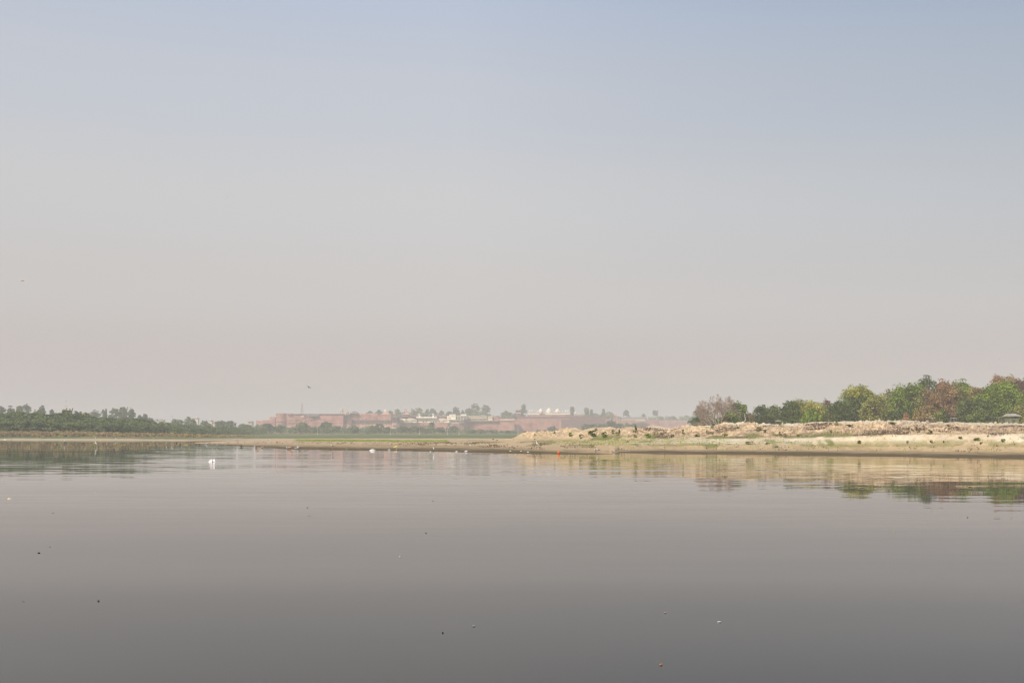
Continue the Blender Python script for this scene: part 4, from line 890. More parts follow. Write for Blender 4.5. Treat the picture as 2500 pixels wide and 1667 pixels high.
bangla(853.5, 874, 1003, 1009.3, dF(863)+6, 10, 'roofgrey', r); part(box(855, 872.5, 1009.5, 1011.2, 8, 8), 'roof_pavilion', M['redd'], r)
part(box(930.5, 951, 1011.6, 1025, 7.6, 16), 'pavilion_wall', M['red'], r)
hip(940.8, 23, 998.8, 1011.5, 5, 16, 'redp', r, 'hipped_roof', .28, True, 1.7); D = dF(940.8)+13; s = D/FPX
xx, yy, zz = P(940.8, 1003.6, D); mb = MB(); mb.lathe((xx, yy, zz), [(3.6*s,0),(3.4*s,.9),(1.8*s,2.0),(.3*s,2.9),(.05,4.6)], 10); part(mb, 'roof_cap', M['marble'], r)
dome_kiosk(r, 963, 1004.2, 1011, 1016, 7, 'redp', 6)

# octagonal tower with dark pavilion
r = root_at('octagonal_tower', 964, GZ, 'projecting red tower carrying a dark open pavilion right of the arcade', 'tower')
D = dF(964)-7; s = D/FPX; x, y, z = P(964, GZ, D); R_ = 10.6*s
mb = MB(); h_ = P(964,1032,D)[2]-z; mb.lathe((x, y+R_, z), [(R_*1.05,0),(R_,h_*.4),(R_,h_)], 8, 0, 1, math.pi/8); part(mb, 'tower_body', M['redp'], r)
mb = MB(); mb.lathe((x, y+R_, z+h_), [(R_*1.06,0),(R_*1.10,.5),(R_*1.10,1.1),(R_,1.2)], 8, 0, 1, math.pi/8); part(mb, 'balcony_ledge', M['redd'], r)
mb = MB(); hp = P(964,1019.5,D)[2]-(z+h_+1.2)
mb.lathe((x, y+R_, z+h_+1.2), [(R_*.72,0),(R_*.72,hp)], 8, 0, 1, math.pi/8); part(mb, 'inner_room', M['dark'], r)  # solid near-black core, the pavilion's inner shade put into its colour
mb = MB()
for k in range(16):
    a = math.pi/8+k*math.pi/8; mb.box(x+R_*.93*math.cos(a)-.35, x+R_*.93*math.cos(a)+.35, y+R_+R_*.93*math.sin(a)-.35, y+R_+R_*.93*math.sin(a)+.35, z+h_+1.2, z+h_+1.2+hp)
part(mb, 'columns', M['redd'], r)
mb = MB(); mb.lathe((x, y+R_, z+h_+1.2+hp), [(R_*1.18,0),(R_*1.12,.35),(R_*.9,.7),(R_*.9,1.1)], 8, 0, 1, math.pi/8); part(mb, 'roof', M['roofgrey'], r)
for px_ in (960, 963.5, 967): window(r, px_, 1039.5, 1.6, 4.5, -7.6, 'redp')
part(MB().pbox(951.5, 967, 1044.6, 1046, D-2.5, 2), 'sill_slab', M['marble'], r)

# second hipped roof, long red parapet behind the white palace
r = root_at('inner_hall', 992, GZ, 'reddish hall with a second hipped roof and finial behind the white palace', 'palace')
part(box(974, 1092, 1016.5, 1040, 30, 8), 'parapet_wall', M['redd'], r)
part(box(980, 1022, 1014.8, 1016.5, 30, 8), 'upper_parapet', M['red'], r)
part(box(984, 1000, 1012.2, 1015, 34, 10), 'pavilion_wall', M['redd'], r)
hip(991.5, 20, 1004.5, 1012, 32, 14, 'redp', r, 'hipped_roof', .4, True, 1.4)
dome_kiosk(r, 990, 994.5, 1001, 1005.5, 5, 'redp', 36, 'cupola'); dome_kiosk(r, 1004.5, 992.5, 1001, 1014, 4, 'redp', 60, 'cupola')
part(box(1072, 1090, 1014.5, 1017, 28, 6), 'upper_parapet', M['redp'], r); dome_kiosk(r, 1082, 1011.2, 1014, 1015.4, 3, 'marble', 28, 'cupola')

# lower curtain wall, left stretch under the white palace, right stretch to the far end
r = root_at('curtain_wall', 1120, GZ, 'plain red curtain wall running right from the octagonal tower under the white palace', 'wall')
part(box(974.5, 1093, 1032, GZ, 4, 12), 'wall', M['red'], r)
part(box(1132, 1256, 1028.2, GZ, 4, 12), 'wall', M['red'], r)
part(box(1131.5, 1256, 1026.6, 1028.2, 3, 3), 'coping', M['redd'], r)
part(box(974.5, 1093, 1031.4, 1032.1, 3.6, 3), 'coping', M['redp'], r)
mb = MB(); px = 1136
while px < 1254: mb.pbox(px, px+.5, 1028.4, 1030, dF(px)+3.2, .8); px += 2
part(mb, 'corbels', M['redp'], r)
r = root_at('curtain_wall', 1480, GZ, 'great red curtain wall stretching right below the mosque into the haze', 'wall')
mb = MB(); mm = MB(); pp = MB()
for a, b, t in [(1256,1310,1024),(1310,1370,1023.8),(1370,1430,1023.8),(1430,1490,1024.2),(1490,1550,1025.5),(1550,1610,1026.6),(1610,1670,1027.4),(1670,1760,1028)]:
    D = dF((a+b)/2); mb.pbox(a, b+.05, t, 1066, D, 10); merlons(mm, a+.2, b-.5, t, 0, 3.2, 2.0, 1.6); 
    x = a+2
    while x < b: pp.pbox(x, x+.7, t+.3, t+4.5+2*math.sin(x), D-.4, .4); x += 3.1+1.2*math.sin(x*1.7)
part(mb, 'wall', M['red'], r); part(mm, 'battlements', M['redp'], r)
o = part(pp, 'stone_ribs', M['redp'], r)
for x in (1290, 1360, 1420): part(MB().pbox(x-4, x+4, 1023, 1066, dF(x)-5, 6), 'buttress', M['red'], r)
part(MB().pbox(1300, 1310, 1040, 1041.5, dF(1305)-6.2, 1), 'stone_ledge', M['marble'], r)
r = root_at('terraced_slope', 1340, 1030, 'reddish earth terrace rising behind the curtain wall below the mosque', 'terrace')
part(MB().pbox(1262, 1480, 1016.2, 1062, 1800, 70, 0, .97), 'slope', M['redd'], r)
part(MB().pbox(1300, 1425, 1014.5, 1062, 1822, 60, 0, .97), 'upper_slope', M['red'], r)

# white marble palace
r = root_at('white_palace', 1042, 1032, 'cream marble palace hall with wide eave, two roof kiosks and three windows', 'palace')
part(box(1021, 1062, 1021, 1031.6, 6, 20), 'hall', M['marble'], r)
part(box(1015.5, 1067, 1017.4, 1020.2, 2, 26, .96), 'roof', M['marble'], r)
part(box(1014.8, 1068, 1020.2, 1021, 1.2, 27), 'eave', M['roofgrey'], r)
part(box(1062, 1072, 1021.8, 1031.6, 8, 16), 'side_wing', M['marble'], r)
part(box(975.5, 984, 1022, 1031.6, 6, 14), 'side_room', M['redp'], r); part(box(975, 984.4, 1022, 1025, 5.2, 2), 'side_parapet', M['marble'], r)
for x in (1033, 1040.8, 1048.2): window(r, x, 1028, 2.6, 3.6, 6, 'marble')
window(r, 1060, 1025.5, 1.6, 3, 6, 'marble')
for x in (1024, 1057.6):
    part(box(x-2.0, x+2.0, 1013, 1017.4, 8, 6), 'kiosk_base', M['marble'], r); dome_kiosk(r, x, 1008.6, 1010.9, 1013, 4.4, 'marble', 11)
for a, b, lab in [(984.5,1018,'curved-roof white pavilion left of the main white palace'),(1062.5,1094,'curved-roof white pavilion right of the main white palace')]:
    rr = root_at('curved_roof_pavilion', (a+b)/2, 1032, lab, 'pavilion', 'curved-roof pavilions beside the white palace')
    part(box(a+1.5, b-1.5, 1025.8, 1031.7, 1.5, 9), 'body', M['marble'], rr)
    part(box(a-.4, a+5.5, 1021.5, 1027, 1.0, 9), 'side_block', M['marble'], rr)
    bangla(a+2.5, b-.5, 1020.3, 1026.4, dF((a+b)/2), 11, 'cream', rr)
    part(box((a+b)/2-3, (a+b)/2+3, 1025.3, 1030, -.6, 2), 'porch', M['marble'], rr)
    window(rr, (a+b)/2, 1027.6, 1.3, 2.2, -.6, 'marble', 'window'); window(rr, a+9, 1029.2, 1.2, 2.6, 1.5, 'marble'); window(rr, b-8, 1029.2, 1.2, 2.6, 1.5, 'marble')
# white pavilion on the bastion
r = root_at('white_pavilion', 1113, GZ, 'white two-storey open pavilion standing on a rounded red bastion', 'pavilion')
D = dF(1113)-6; s = D/FPX; x, y, z = P(1113, GZ, D); R_ = 19*s; h_ = P(1113,1033,D)[2]-z
mb = MB(); mb.lathe((x, y+R_*.75, z), [(R_*1.03,0),(R_,h_*.5),(R_,h_)], 8, 0, .75, math.pi/8); part(mb, 'bastion', M['red'], r)
mb = MB(); mb.lathe((x, y+R_*.75, z+h_), [(R_*1.02,0),(R_*1.06,.3),(R_*1.06,.9)], 8, 0, .75, math.pi/8); part(mb, 'ledge', M['marble'], r)
arcade(r, 1097, 1130.5, 1024.8, 1031.9, 11, -6, 5, 'marble', 'redd', False, .75)
part(box(1094.5, 1132.5, 1023.6, 1024.9, -8, 16), 'veranda_roof', M['marble'], r)
part(box(1091, 1097, 1015, 1023.6, 0, 9), 'side_block', M['marble'], r)
part(box(1096.5, 1112.4, 1011, 1023.6, -1, 10), 'upper_block', M['marble'], r)
part(box(1091, 1096.5, 1024.9, 1031.9, -2, 9), 'lower_block', M['marble'], r)
arcade(r, 1113, 1139, 1015.2, 1023.4, 7, -2, 6, 'marble', 'redd', False, .9)
part(box(1112.4, 1140.5, 1014.2, 1015.3, -3.4, 11), 'upper_eave', M['marble'], r)
part(box(1112.4, 1124, 1012.6, 1014.2, -1.5, 8), 'roof_slab', M['roofgrey'], r); part(box(1124, 1138.5, 1010.8, 1014.2, -2, 8), 'roof_block', M['marble'], r)
for x, y in ((1093.8, 1020.4), (1098.6, 1020), (1103.5, 1014.5)): window(r, x, y, 1.2, 2.4, 0 if x < 1096 else -1, 'marble')
# long hall
r = root_at('long_arcade_hall', 1162, GZ, 'long tawny hall with a shaded arcade right of the white pavilion', 'palace')
part(box(1140, 1188.5, 1015.8, 1021.5, 6, 14), 'upper_wall', M['cream'], r)
part(box(1139.6, 1189, 1015.0, 1015.9, 5, 16), 'roof_edge', M['marble'], r)
arcade(r, 1140.5, 1188, 1021.6, 1026.0, 14, 5, 4, 'cream', 'redd', False, .7)
part(box(1132, 1216, 1026.0, 1027.0, 1.5, 8), 'terrace_edge', M['marble'], r)
r = root_at('white_block', 1196, 1027, 'plain cream block-like building at the end of the long arcade', 'building')
part(box(1190.5, 1202, 1016.2, 1026.0, 3, 9), 'body', M['cream'], r); part(box(1190.2, 1202.3, 1015.6, 1016.3, 2.6, 10), 'cornice', M['marble'], r); part(box(1200.6, 1202.4, 1015, 1016, 2.5, 3), 'pinnacle', M['marble'], r)
r = root_at('cream_building', 1236, 1028, 'low cream building with a dark roof line on the red wall', 'building')
part(box(1203, 1217.5, 1016.6, 1026.4, 8, 10), 'side_wall', M['red'], r)
part(box(1217.5, 1256, 1020.4, 1026.6, 5, 8), 'body', M['cream'], r); part(box(1216.8, 1256.8, 1019.2, 1020.4, 4, 10), 'roof', M['redd'], r)
for x in (1219.5, 1243.5, 1246, 1252): window(r, x, 1024, 1.0, 3.4, 5, 'redp')

# mosque
r = root_at('mosque', 1341, 1016, 'white mosque with three tall pointed domes above the fort wall', 'mosque')
mo = 130
part(box(1287.5, 1391, 1009.2, 1012.3, mo, 30), 'parapet', M['marble'], r)
part(box(1287.5, 1391, 1012.3, 1018, mo+1, 28), 'wall', M['red'], r)
part(box(1296, 1346, 1014.2, 1015.8, mo-1, 2), 'lower_band', M['marble'], r)
part(box(1348.8, 1373.5, 1008.3, 1016.5, mo-4, 12), 'gate_block', M['red'], r)
part(box(1350, 1372, 1009.4, 1010.0, mo-4.5, .5), 'cornice', M['redp'], r)
for x in (1355, 1361, 1367): window(r, x, 1013.2, 2.4, 3.4, mo-4)
for px, tip, w_ in ((1320.5,994.6,11.5),(1340.3,992.6,12.5),(1361,994.8,12)):
    D = dF(px)+mo+14; s = D/FPX; x, y, z = P(px, 1009, D); H = (1009-tip)*s; r_ = w_*s/2
    mb = MB(); mb.lathe((x, y, z), [(r_*.88,0),(r_*.88,H*.12),(r_*1.0,H*.20),(r_*1.04,H*.32),(r_*.97,H*.46),(r_*.76,H*.60),(r_*.45,H*.72),(r_*.2,H*.80),(r_*.08,H*.85),(r_*.14,H*.88),(r_*.04,H*.93),(.03,H)], 20); part(mb, 'dome', M['marble'], r).data.polygons.foreach_set('use_smooth', [True]*(11*20+2))
for px, tip, base, foot, w_ in ((1312.6,1001.8,1005.5,1009,2.8),(1333,1002,1005.5,1009,2.8),(1352.6,1002.5,1005.5,1009,2.8),(1366,1003.5,1006.5,1009,2.6),(1373.5,1002.4,1006,1009,3),(1381,999.8,1004.8,1009,4.6),(1386.8,999.8,1004.8,1009,4.6),(1293.8,999,1004.8,1009,4.6),(1299,999,1004.8,1009,4.6)):
    dome_kiosk(r, px, tip, base, foot, w_, 'marble', mo+6)
r = root_at('domed_kiosk', 1405.5, 1016, 'lone small white-domed kiosk right of the mosque', 'kiosk')
part(box(1402.5, 1408.5, 1014, 1024, 120, 6), 'base', M['red'], r); dome_kiosk(r, 1405.5, 1003.4, 1009.3, 1014, 6, 'marble', 123, 'kiosk_roof'); part(box(1404, 1407, 1010, 1014, 122, 2), 'inner_wall', M['redp'], r)
r = root_at('long_shed', 1417, 1012, 'pale grey flat-roofed shed right of the lone kiosk', 'building')
part(box(1409, 1426, 1012.6, 1020, 150, 10), 'wall', M['redd'], r); part(box(1408.5, 1426.5, 1011.4, 1012.7, 148, 13), 'roof', M['marble'], r)
r = root_at('red_house', 1268, 1014, 'small red house with pale ledge left of the conical tree', 'house')
part(box(1259, 1272, 1002, 1020, 150, 8), 'wall', M['redd'], r); part(box(1260, 1272, 1007.6, 1008.8, 149, 1), 'ledge', M['marble'], r); part(box(1258.6, 1272.4, 1001.2, 1002.1, 149.2, 10), 'roof', M['redd'], r)
r = root_at('red_gate_tower', 1503, 1026, 'small reddish gabled tower on the wall above the blue-grey trees', 'tower')
part(box(1499, 1507, 1014, 1026, 30, 8), 'body', M['red'], r); hip(1503, 8.6, 1009, 1014, 29.5, 9, 'redp', r, 'roof', .8, False); part(box(1498, 1508, 1023.4, 1024.6, 28, 11), 'ledge', M['redd'], r)
r = root_at('beige_building', 1547, 1028, 'long low beige building on top of the far wall', 'building')
part(box(1519, 1576, 1022.6, 1028, 20, 12), 'wall', M['cream'], r); part(box(1518, 1577, 1019.4, 1022.8, 24, 12, .97), 'roof', M['roofgrey'], r)
for x in (1526, 1536, 1547, 1558, 1569): window(r, x, 1025, 1.6, 2, 20, 'cream')
# lattice mast
r = root_at('lattice_mast', 737.5, 1012, 'tall thin lattice mast rising behind the red palace', 'mast', None)
D = dF(737)+60; mb = MB(); zb = P(737.5, 1014, D)[2]; zt = P(737.5, 978, D)[2]; x = P(737.5, 0, D)[0]; H = zt-zb
for sx in (-1, 1):
    for sy in (-1, 1): mb.tube([(x+sx*2.0, D+sy*2.0, zb), (x+sx*.35, D+sy*.35, zb+H*.85)], [.22,.16], 4)
part(mb, 'legs', M['mast'], r); mb = MB()
for k in range(9):
    t0, t1 = k/9*.85, (k+1)/9*.85; w0, w1 = 2.0-(1.65*t0/.85), 2.0-(1.65*t1/.85); q = 1 if k % 2 else -1
    mb.tube([(x-w0*q, D-w0, zb+H*t0), (x+w1*q, D-w1, zb+H*t1)], .10, 4); mb.tube([(x-w1, D-w1, zb+H*t1), (x+w1, D-w1, zb+H*t1)], .10, 4)
    mb.tube([(x-w0, D+w0*q, zb+H*t0), (x-w1, D-w1*q, zb+H*t1)], .10, 4)
part(mb, 'bracing', M['mast'], r); part(MB().tube([(x,D,zb+H*.84),(x,D,zt)], [.16,.08], 4), 'antenna', M['mast'], r)

# houses far left of the fort
HS = [(478,1020.5,9,3,'marble','small pale house with a stepped roof above the faint trees'),(514,1026.5,5,5,'marble','white house with a slanted top, left of the pair'),(523,1030,8,8,'cream','taller cream house, right of the pair among faint trees'),(567,1041.5,8,3,'cream','low cream building behind the thin pole'),(611,1029.5,10,5,'cream','cream house just left of the low fort wall'),(572,1032,3,6,'marble','narrow white tower beside the thin pole')]
for (px, ty, w_, h_, mt, lab) in HS:
    D = 1350 if px != 567 else 1000; s = D/FPX; r = empty('distant_house', P(px, ty+h_+14, D), lab, 'house', 'houses in the haze left of the fort')
    part(MB().pbox(px-w_/2, px+w_/2, ty+1, ty+h_+14, D, 7), 'wall', M[mt], r); part(MB().pbox(px-w_/2-.6, px+w_/2+.6, ty, ty+1.05, D-.8, 8.6), 'roof', M['roofgrey'], r)
    part(MB().pbox(px-w_*.1, px+w_*.35, ty-2.2, ty, D+1, 4), 'roof_room', M[mt], r)
    mb = MB(); mb.pbox(px-w_*.3, px-w_*.1, ty+2.2, ty+3.6, D-.06, .06); mb.pbox(px+w_*.12, px+w_*.32, ty+2.2, ty+3.6, D-.06, .06); part(mb, 'window', M['dark'], r)
# thin poles before the thicket
for (px, top, bot, D, lab, arm) in [(570.5,1029,1057,860,'thin pale pole standing left of the fort above a white marker',0),(775,1040,1060,900,'thin pale pole in the thicket below the palace wall',0),(953,1046,1062,920,'thin pole below the octagonal tower',0),(1024.5,1040,1060,920,'pale pole below the first curved-roof pavilion',0),(1092.5,1049,1060,900,'lamp post with two arms in the thicket below the white pavilion',1),(1121,1048,1062,920,'thin pole right of the two-armed lamp post',0),(1264.5,1036,1056,930,'pale post in front of the great red wall',0),(1310.5,1042,1060,930,'thin post before the great red wall above the dune toe',0)]:
    x, y, z = P(px, bot, D); zt = P(px, top, D)[2]; z = hB(px, D)-.3; r = empty('pole', (x,y,z), lab, 'pole', 'thin poles in front of the fort')
    part(MB().tube([(x,y,z),(x,y,zt)], [.17,.12], 6), 'post', M['cream'], r)
    part(MB().box(x-.4, x+.4, y-.4, y+.4, z, z+.7), 'footing', M['marble'], r)
    if arm: part(MB().tube([(x-1.6,y,zt-.5),(x,y,zt),(x+1.6,y,zt-.5)], .12, 5), 'arm', M['cream'], r); part(MB().box(x-2.1,x-1.3,y-.2,y+.2,zt-.7,zt-.45), 'lamp', M['marble'], r); part(MB().box(x+1.3,x+2.1,y-.2,y+.2,zt-.7,zt-.45), 'lamp', M['marble'], r)

# ------------------------------------------------------------------ hut and small sheds on the dune
M['hutgreen'] = rough_mat('painted_green_boards', (.10,.12,.075), (.19,.20,.12), 3, .8, 0, 5, None, (1,1,.2))
M['tin'] = rough_mat('pale_tin_roof', (.26,.24,.19), (.48,.44,.35), 1.2, .5, 0, 4, None, (1,.3,.3))
M['cloth'] = plain('dark_tarp', (.03,.03,.03)); M['yellow'] = plain('yellow_plastic', (.62,.50,.16)); M['white'] = plain('white_plastic', (.80,.78,.74), .5)
M['orange'] = plain('orange_plastic', (.85,.16,.03), .5); M['pink'] = rough_mat('pale_pink_foam', (.82,.66,.72), (.90,.82,.82), 6, .7); M['timber'] = plain('weathered_timber', (.22,.18,.13))
D = 255; s = D/FPX; bz = hA(2473, D); x0 = (2464-1250)*s; x1 = (2487-1250)*s; zr = zof(1009, D); ze = zof(1015.2, D)
r = empty('guard_hut', ((x0+x1)/2, D, bz), 'green wooden guard hut with a pale tin gable roof at the right edge', 'hut')
part(MB().box(x0, x1, D, D+2.2, bz-.2, ze+.05), 'wall', M['hutgreen'], r)
f = part(MB().box(x0+.86, x0+1.36, D-.05, D, bz+.85, bz+1.15), 'window', M['dark'], r)
part(MB().box(x0+1.25, x0+1.9, D-.06, D, ze-.5, ze-.2), 'window', M['dark'], r)
mb = MB(); xe0, xe1 = (2459.5-1250)*s, (2491-1250)*s; xr0, xr1 = (2463.5-1250)*s, (2484.5-1250)*s; yc = D+1.1
mb.add([(xe0,D-.6,ze),(xe1,D-.6,ze),(xe1,D+2.8,ze),(xe0,D+2.8,ze),(xr0,yc,zr),(xr1,yc,zr),(xe0,D-.6,ze-.06),(xe1,D-.6,ze-.06),(xe1,D+2.8,ze-.06),(xe0,D+2.8,ze-.06)],
       [(0,1,5,4),(1,2,5),(2,3,4,5),(3,0,4),(6,9,8,7),(0,6,7,1),(1,7,8,2),(2,8,9,3),(3,9,6,0)])
part(mb, 'roof', M['tin'], r)
mb = MB()
for k in range(5): mb.box(x0+k*(x1-x0)/4-.03, x0+k*(x1-x0)/4+.03, D-.04, D+.0, bz, ze)
part(mb, 'batten', M['timber'], r)
def canopy(px, top, foot, wpx, D, m1, lab, nm='canopy', depth=2.0, slope=.15):
    s = D/FPX; x, y, _ = P(px, foot, D); z = hA(px, D); zt = zof(top, D); w_ = wpx*s
    r = empty(nm, (x, y, z), lab, nm.replace('_', ' '))
    mb = MB(); mb.add([(x-w_/2,y-.3,zt),(x+w_/2,y-.3,zt),(x+w_/2*.8,y+depth,zt+slope),(x-w_/2*.8,y+depth,zt+slope),(x-w_/2,y-.3,zt-.07),(x+w_/2,y-.3,zt-.07),(x+w_/2*.8,y+depth,zt+slope-.07),(x-w_/2*.8,y+depth,zt+slope-.07)], [(0,1,2,3),(4,7,6,5),(0,4,5,1),(1,5,6,2),(2,6,7,3),(3,7,4,0)])
    part(mb, 'roof', M[m1], r)
    for sx in (-.85, .85):
        for yy in (0, depth*.8): part(MB().tube([(x+sx*w_/2*.9, y+yy, z-.1), (x+sx*w_/2*.9, y+yy, zt)], .05, 5), 'post', M['timber'], r)
    return r
canopy(2277, 1019.5, 1033, 9, 270, 'tin', 'small flat canopy on thin posts under the golden tan tree')
canopy(2331, 1020.5, 1033, 9, 272, 'tin', 'small pale-edged canopy beside the two thin pale stems')
canopy(2426, 1022.5, 1033, 12, 262, 'cloth', 'low black tarpaulin shelter left of the guard hut', 'tarp_shelter', 2, .3)
canopy(1901, 1027, 1036, 13, 300, 'cream', 'low beige-topped shelter between the twin-crowned and dome trees', 'shelter')
canopy(2447, 1018, 1033, 5, 275, 'roofgrey', 'small tilted metal sheet roof just left of the guard hut', 'lean_to')
D = 258; x, y, _ = P(2430.5, 0, D); z = hA(2430, D); r = empty('yellow_drum', (x,y,z), 'yellow drum with a pale lid on the sand beside the black tarpaulin shelter', 'drum')
part(MB().lathe((x,y,z-.05), [(.26,0),(.30,.1),(.30,.3),(.28,.32),(.30,.34),(.30,.6),(.24,.72)], 12), 'body', M['yellow'], r); part(MB().lathe((x,y,z+.67), [(.26,0),(.26,.06)], 12), 'lid', M['white'], r)
D = 210; x, y, _ = P(1694, 0, D); z = hA(1694, D)-.05; r = empty('white_shed', (x,y,z), 'tiny white-roofed hut on the dune crest left of the first dune trees', 'hut')
part(MB().box(x-.25, x+.35, y, y+.6, z, z+.33), 'wall', M['redd'], r); part(MB().box(x-.36, x+.44, y-.1, y+.7, z+.33, z+.56, 0, .8), 'roof', M['white'], r)

# ------------------------------------------------------------------ birds
def bird_mesh(kind):
    """standing wader facing +x, built at life size: body, neck, head, beak, legs in one mesh; materials: body, wing, leg"""
    mb = MB()
    if kind == 'stilt':
        mb.tube([(-.17,0,.25),(-.10,0,.27),(0,0,.29),(.07,0,.32),(.10,0,.37),(.115,0,.42),(.14,0,.445),(.165,0,.445)], [(.008,.008),(.028,.024),(.045,.042),(.036,.034),(.018,.018),(.015,.015),(.024,.021),(.010,.010)], 8, 0)
        mb.tube([(.16,0,.443),(.225,0,.435)], [.006,.002], 4, 1)
        for sy in (-1, 1): mb.tube([(-.20,sy*.012,.262),(-.10,sy*.036,.290),(0,sy*.044,.305),(.05,sy*.03,.31)], [(.004,.01),(.014,.03),(.012,.034),(.005,.01)], 6, 1)
        for sy in (-1, 1): mb.tube([(-.01,sy*.02,.26),(-.03,sy*.02,.14),(0,sy*.02,.0),(.03,sy*.02,0)], [.008,.006,.006,.004], 5, 2)
    elif kind == 'heron':
        mb.tube([(-.24,0,.42),(-.16,0,.47),(-.05,0,.56),(.05,0,.64),(.10,0,.70),(.06,0,.78),(.07,0,.88),(.12,0,.94),(.17,0,.945)], [(.015,.015),(.06,.05),(.10,.085),(.08,.07),(.042,.04),(.03,.03),(.028,.028),(.036,.03),(.016,.014)], 8, 0)
        mb.tube([(.16,0,.945),(.29,0,.93)], [.013,.003], 5, 2)
        for sy in (-1, 1): mb.tube([(-.28,sy*.02,.38),(-.16,sy*.07,.47),(-.03,sy*.09,.58),(.03,sy*.07,.63)], [(.005,.02),(.02,.06),(.02,.07),(.01,.02)], 6, 0)
        for sy in (-1, 1): mb.tube([(-.05,sy*.035,.50),(-.07,sy*.035,.26),(-.03,sy*.035,0),(.04,sy*.035,0)], [.014,.011,.010,.006], 5, 2)
    elif kind == 'duck':
        mb.tube([(-.26,0,.16),(-.18,0,.14),(-.04,0,.13),(.10,0,.16),(.16,0,.22),(.17,0,.28),(.20,0,.315),(.24,0,.31)], [(.012,.012),(.06,.055),(.10,.085),(.08,.07),(.045,.04),(.034,.034),(.042,.036),(.02,.018)], 8, 0)
        mb.tube([(.235,0,.308),(.29,0,.298)], [(.014,.02),(.006,.016)], 5, 2)
        for sy in (-1, 1): mb.tube([(-.25,sy*.02,.18),(-.12,sy*.07,.17),(.02,sy*.08,.17),(.08,sy*.06,.18)], [(.006,.012),(.02,.04),(.02,.045),(.008,.015)], 6, 1)
        for sy in (-1, 1): mb.tube([(0,sy*.04,.09),(0,sy*.04,0),(.05,sy*.045,0)], [.012,.010,.012], 5, 2)
    elif kind == 'flying':
        mb.tube([(-.30,0,0),(-.24,0,.0),(-.12,0,.0),(.04,0,0),(.15,0,.02),(.20,0,.03),(.25,0,.02),(.28,0,.01)], [(.05,.008),(.035,.012),(.045,.04),(.06,.055),(.04,.04),(.038,.036),(.016,.014),(.004,.004)], 8, 0)
        for sy in (-1, 1):
            v = [(.10,sy*.04,.03),(-.10,sy*.04,.03),(-.13,sy*.30,.14),(.08,sy*.30,.15),(-.16,sy*.62,.13),(-.02,sy*.60,.14)]
            v += [(a, b, c-.012) for a, b, c in v]
            mb.add(v, [(0,1,2,3),(3,2,4,5),(6,9,8,7),(9,11,10,8),(0,3,9,6),(3,5,11,9),(5,4,10,11),(4,2,8,10),(2,1,7,8),(1,0,6,7)], 1)
    return mb
M['feather'] = plain('white_feathers', (.78,.75,.70)); M['fdark'] = plain('dark_feathers', (.035,.032,.032)); M['fbrown'] = plain('brown_feathers', (.17,.11,.07)); M['frust'] = plain('rust_feathers', (.48,.24,.13)); M['leg'] = plain('pinkish_legs', (.45,.25,.20)); M['fgrey'] = plain('grey_feathers', (.62,.60,.57)); M['fmid'] = plain('grey_brown_feathers', (.30,.28,.26))
def bird_proto(kind, mats):
    me = bird_mesh(kind); o = me.build(kind, [M[k] for k in mats]); d = o.data; bpy.data.objects.remove(o); return d
B = {'stilt': bird_proto('stilt', ['feather','fdark','leg']), 'heron': bird_proto('heron', ['feather','fgrey','leg']), 'duck': bird_proto('duck', ['fbrown','fdark','leg']), 'rduck': bird_proto('duck', ['frust','feather','fdark']), 'goose': bird_proto('duck', ['fgrey','fdark','leg']), 'egret': bird_proto('heron', ['feather','feather','fdark']), 'fly': bird_proto('flying', ['fdark','fdark','fdark']), 'flyg': bird_proto('flying', ['fmid','fmid','fmid'])}
def foot(px, py):
    """distance of the ground or water seen at a photo point"""
    D = CAMZ*FPX/(py-HZ)
    if px <= 478: return D
    sh = HZ+CAMZ*FPX/float(np.interp(px, ca, D1))
    return D if py >= sh-.1 else dA(px, py)
def put(name, me, px, py, lab, cat, grp, rz=0, sc=1, D=None, zoff=0, rx=0, ry=0):
    """py is the row of the feet / waterline; distance follows from the surface it stands on"""
    if D is None:
        D = foot(px, py)
        z = max(hA(px, D) if px > 476 else 0, 0)
        if z == 0: z = -.02
    else: z = zof(py, D)
    o = link(bpy.data.objects.new(name, me)); o.location = ((px-1250)/FPX*D, D, z+zoff); o.rotation_euler = (rx, ry, rz); o.scale = (sc, sc, sc)
    return tag(o, lab, cat, grp)
pi = math.pi
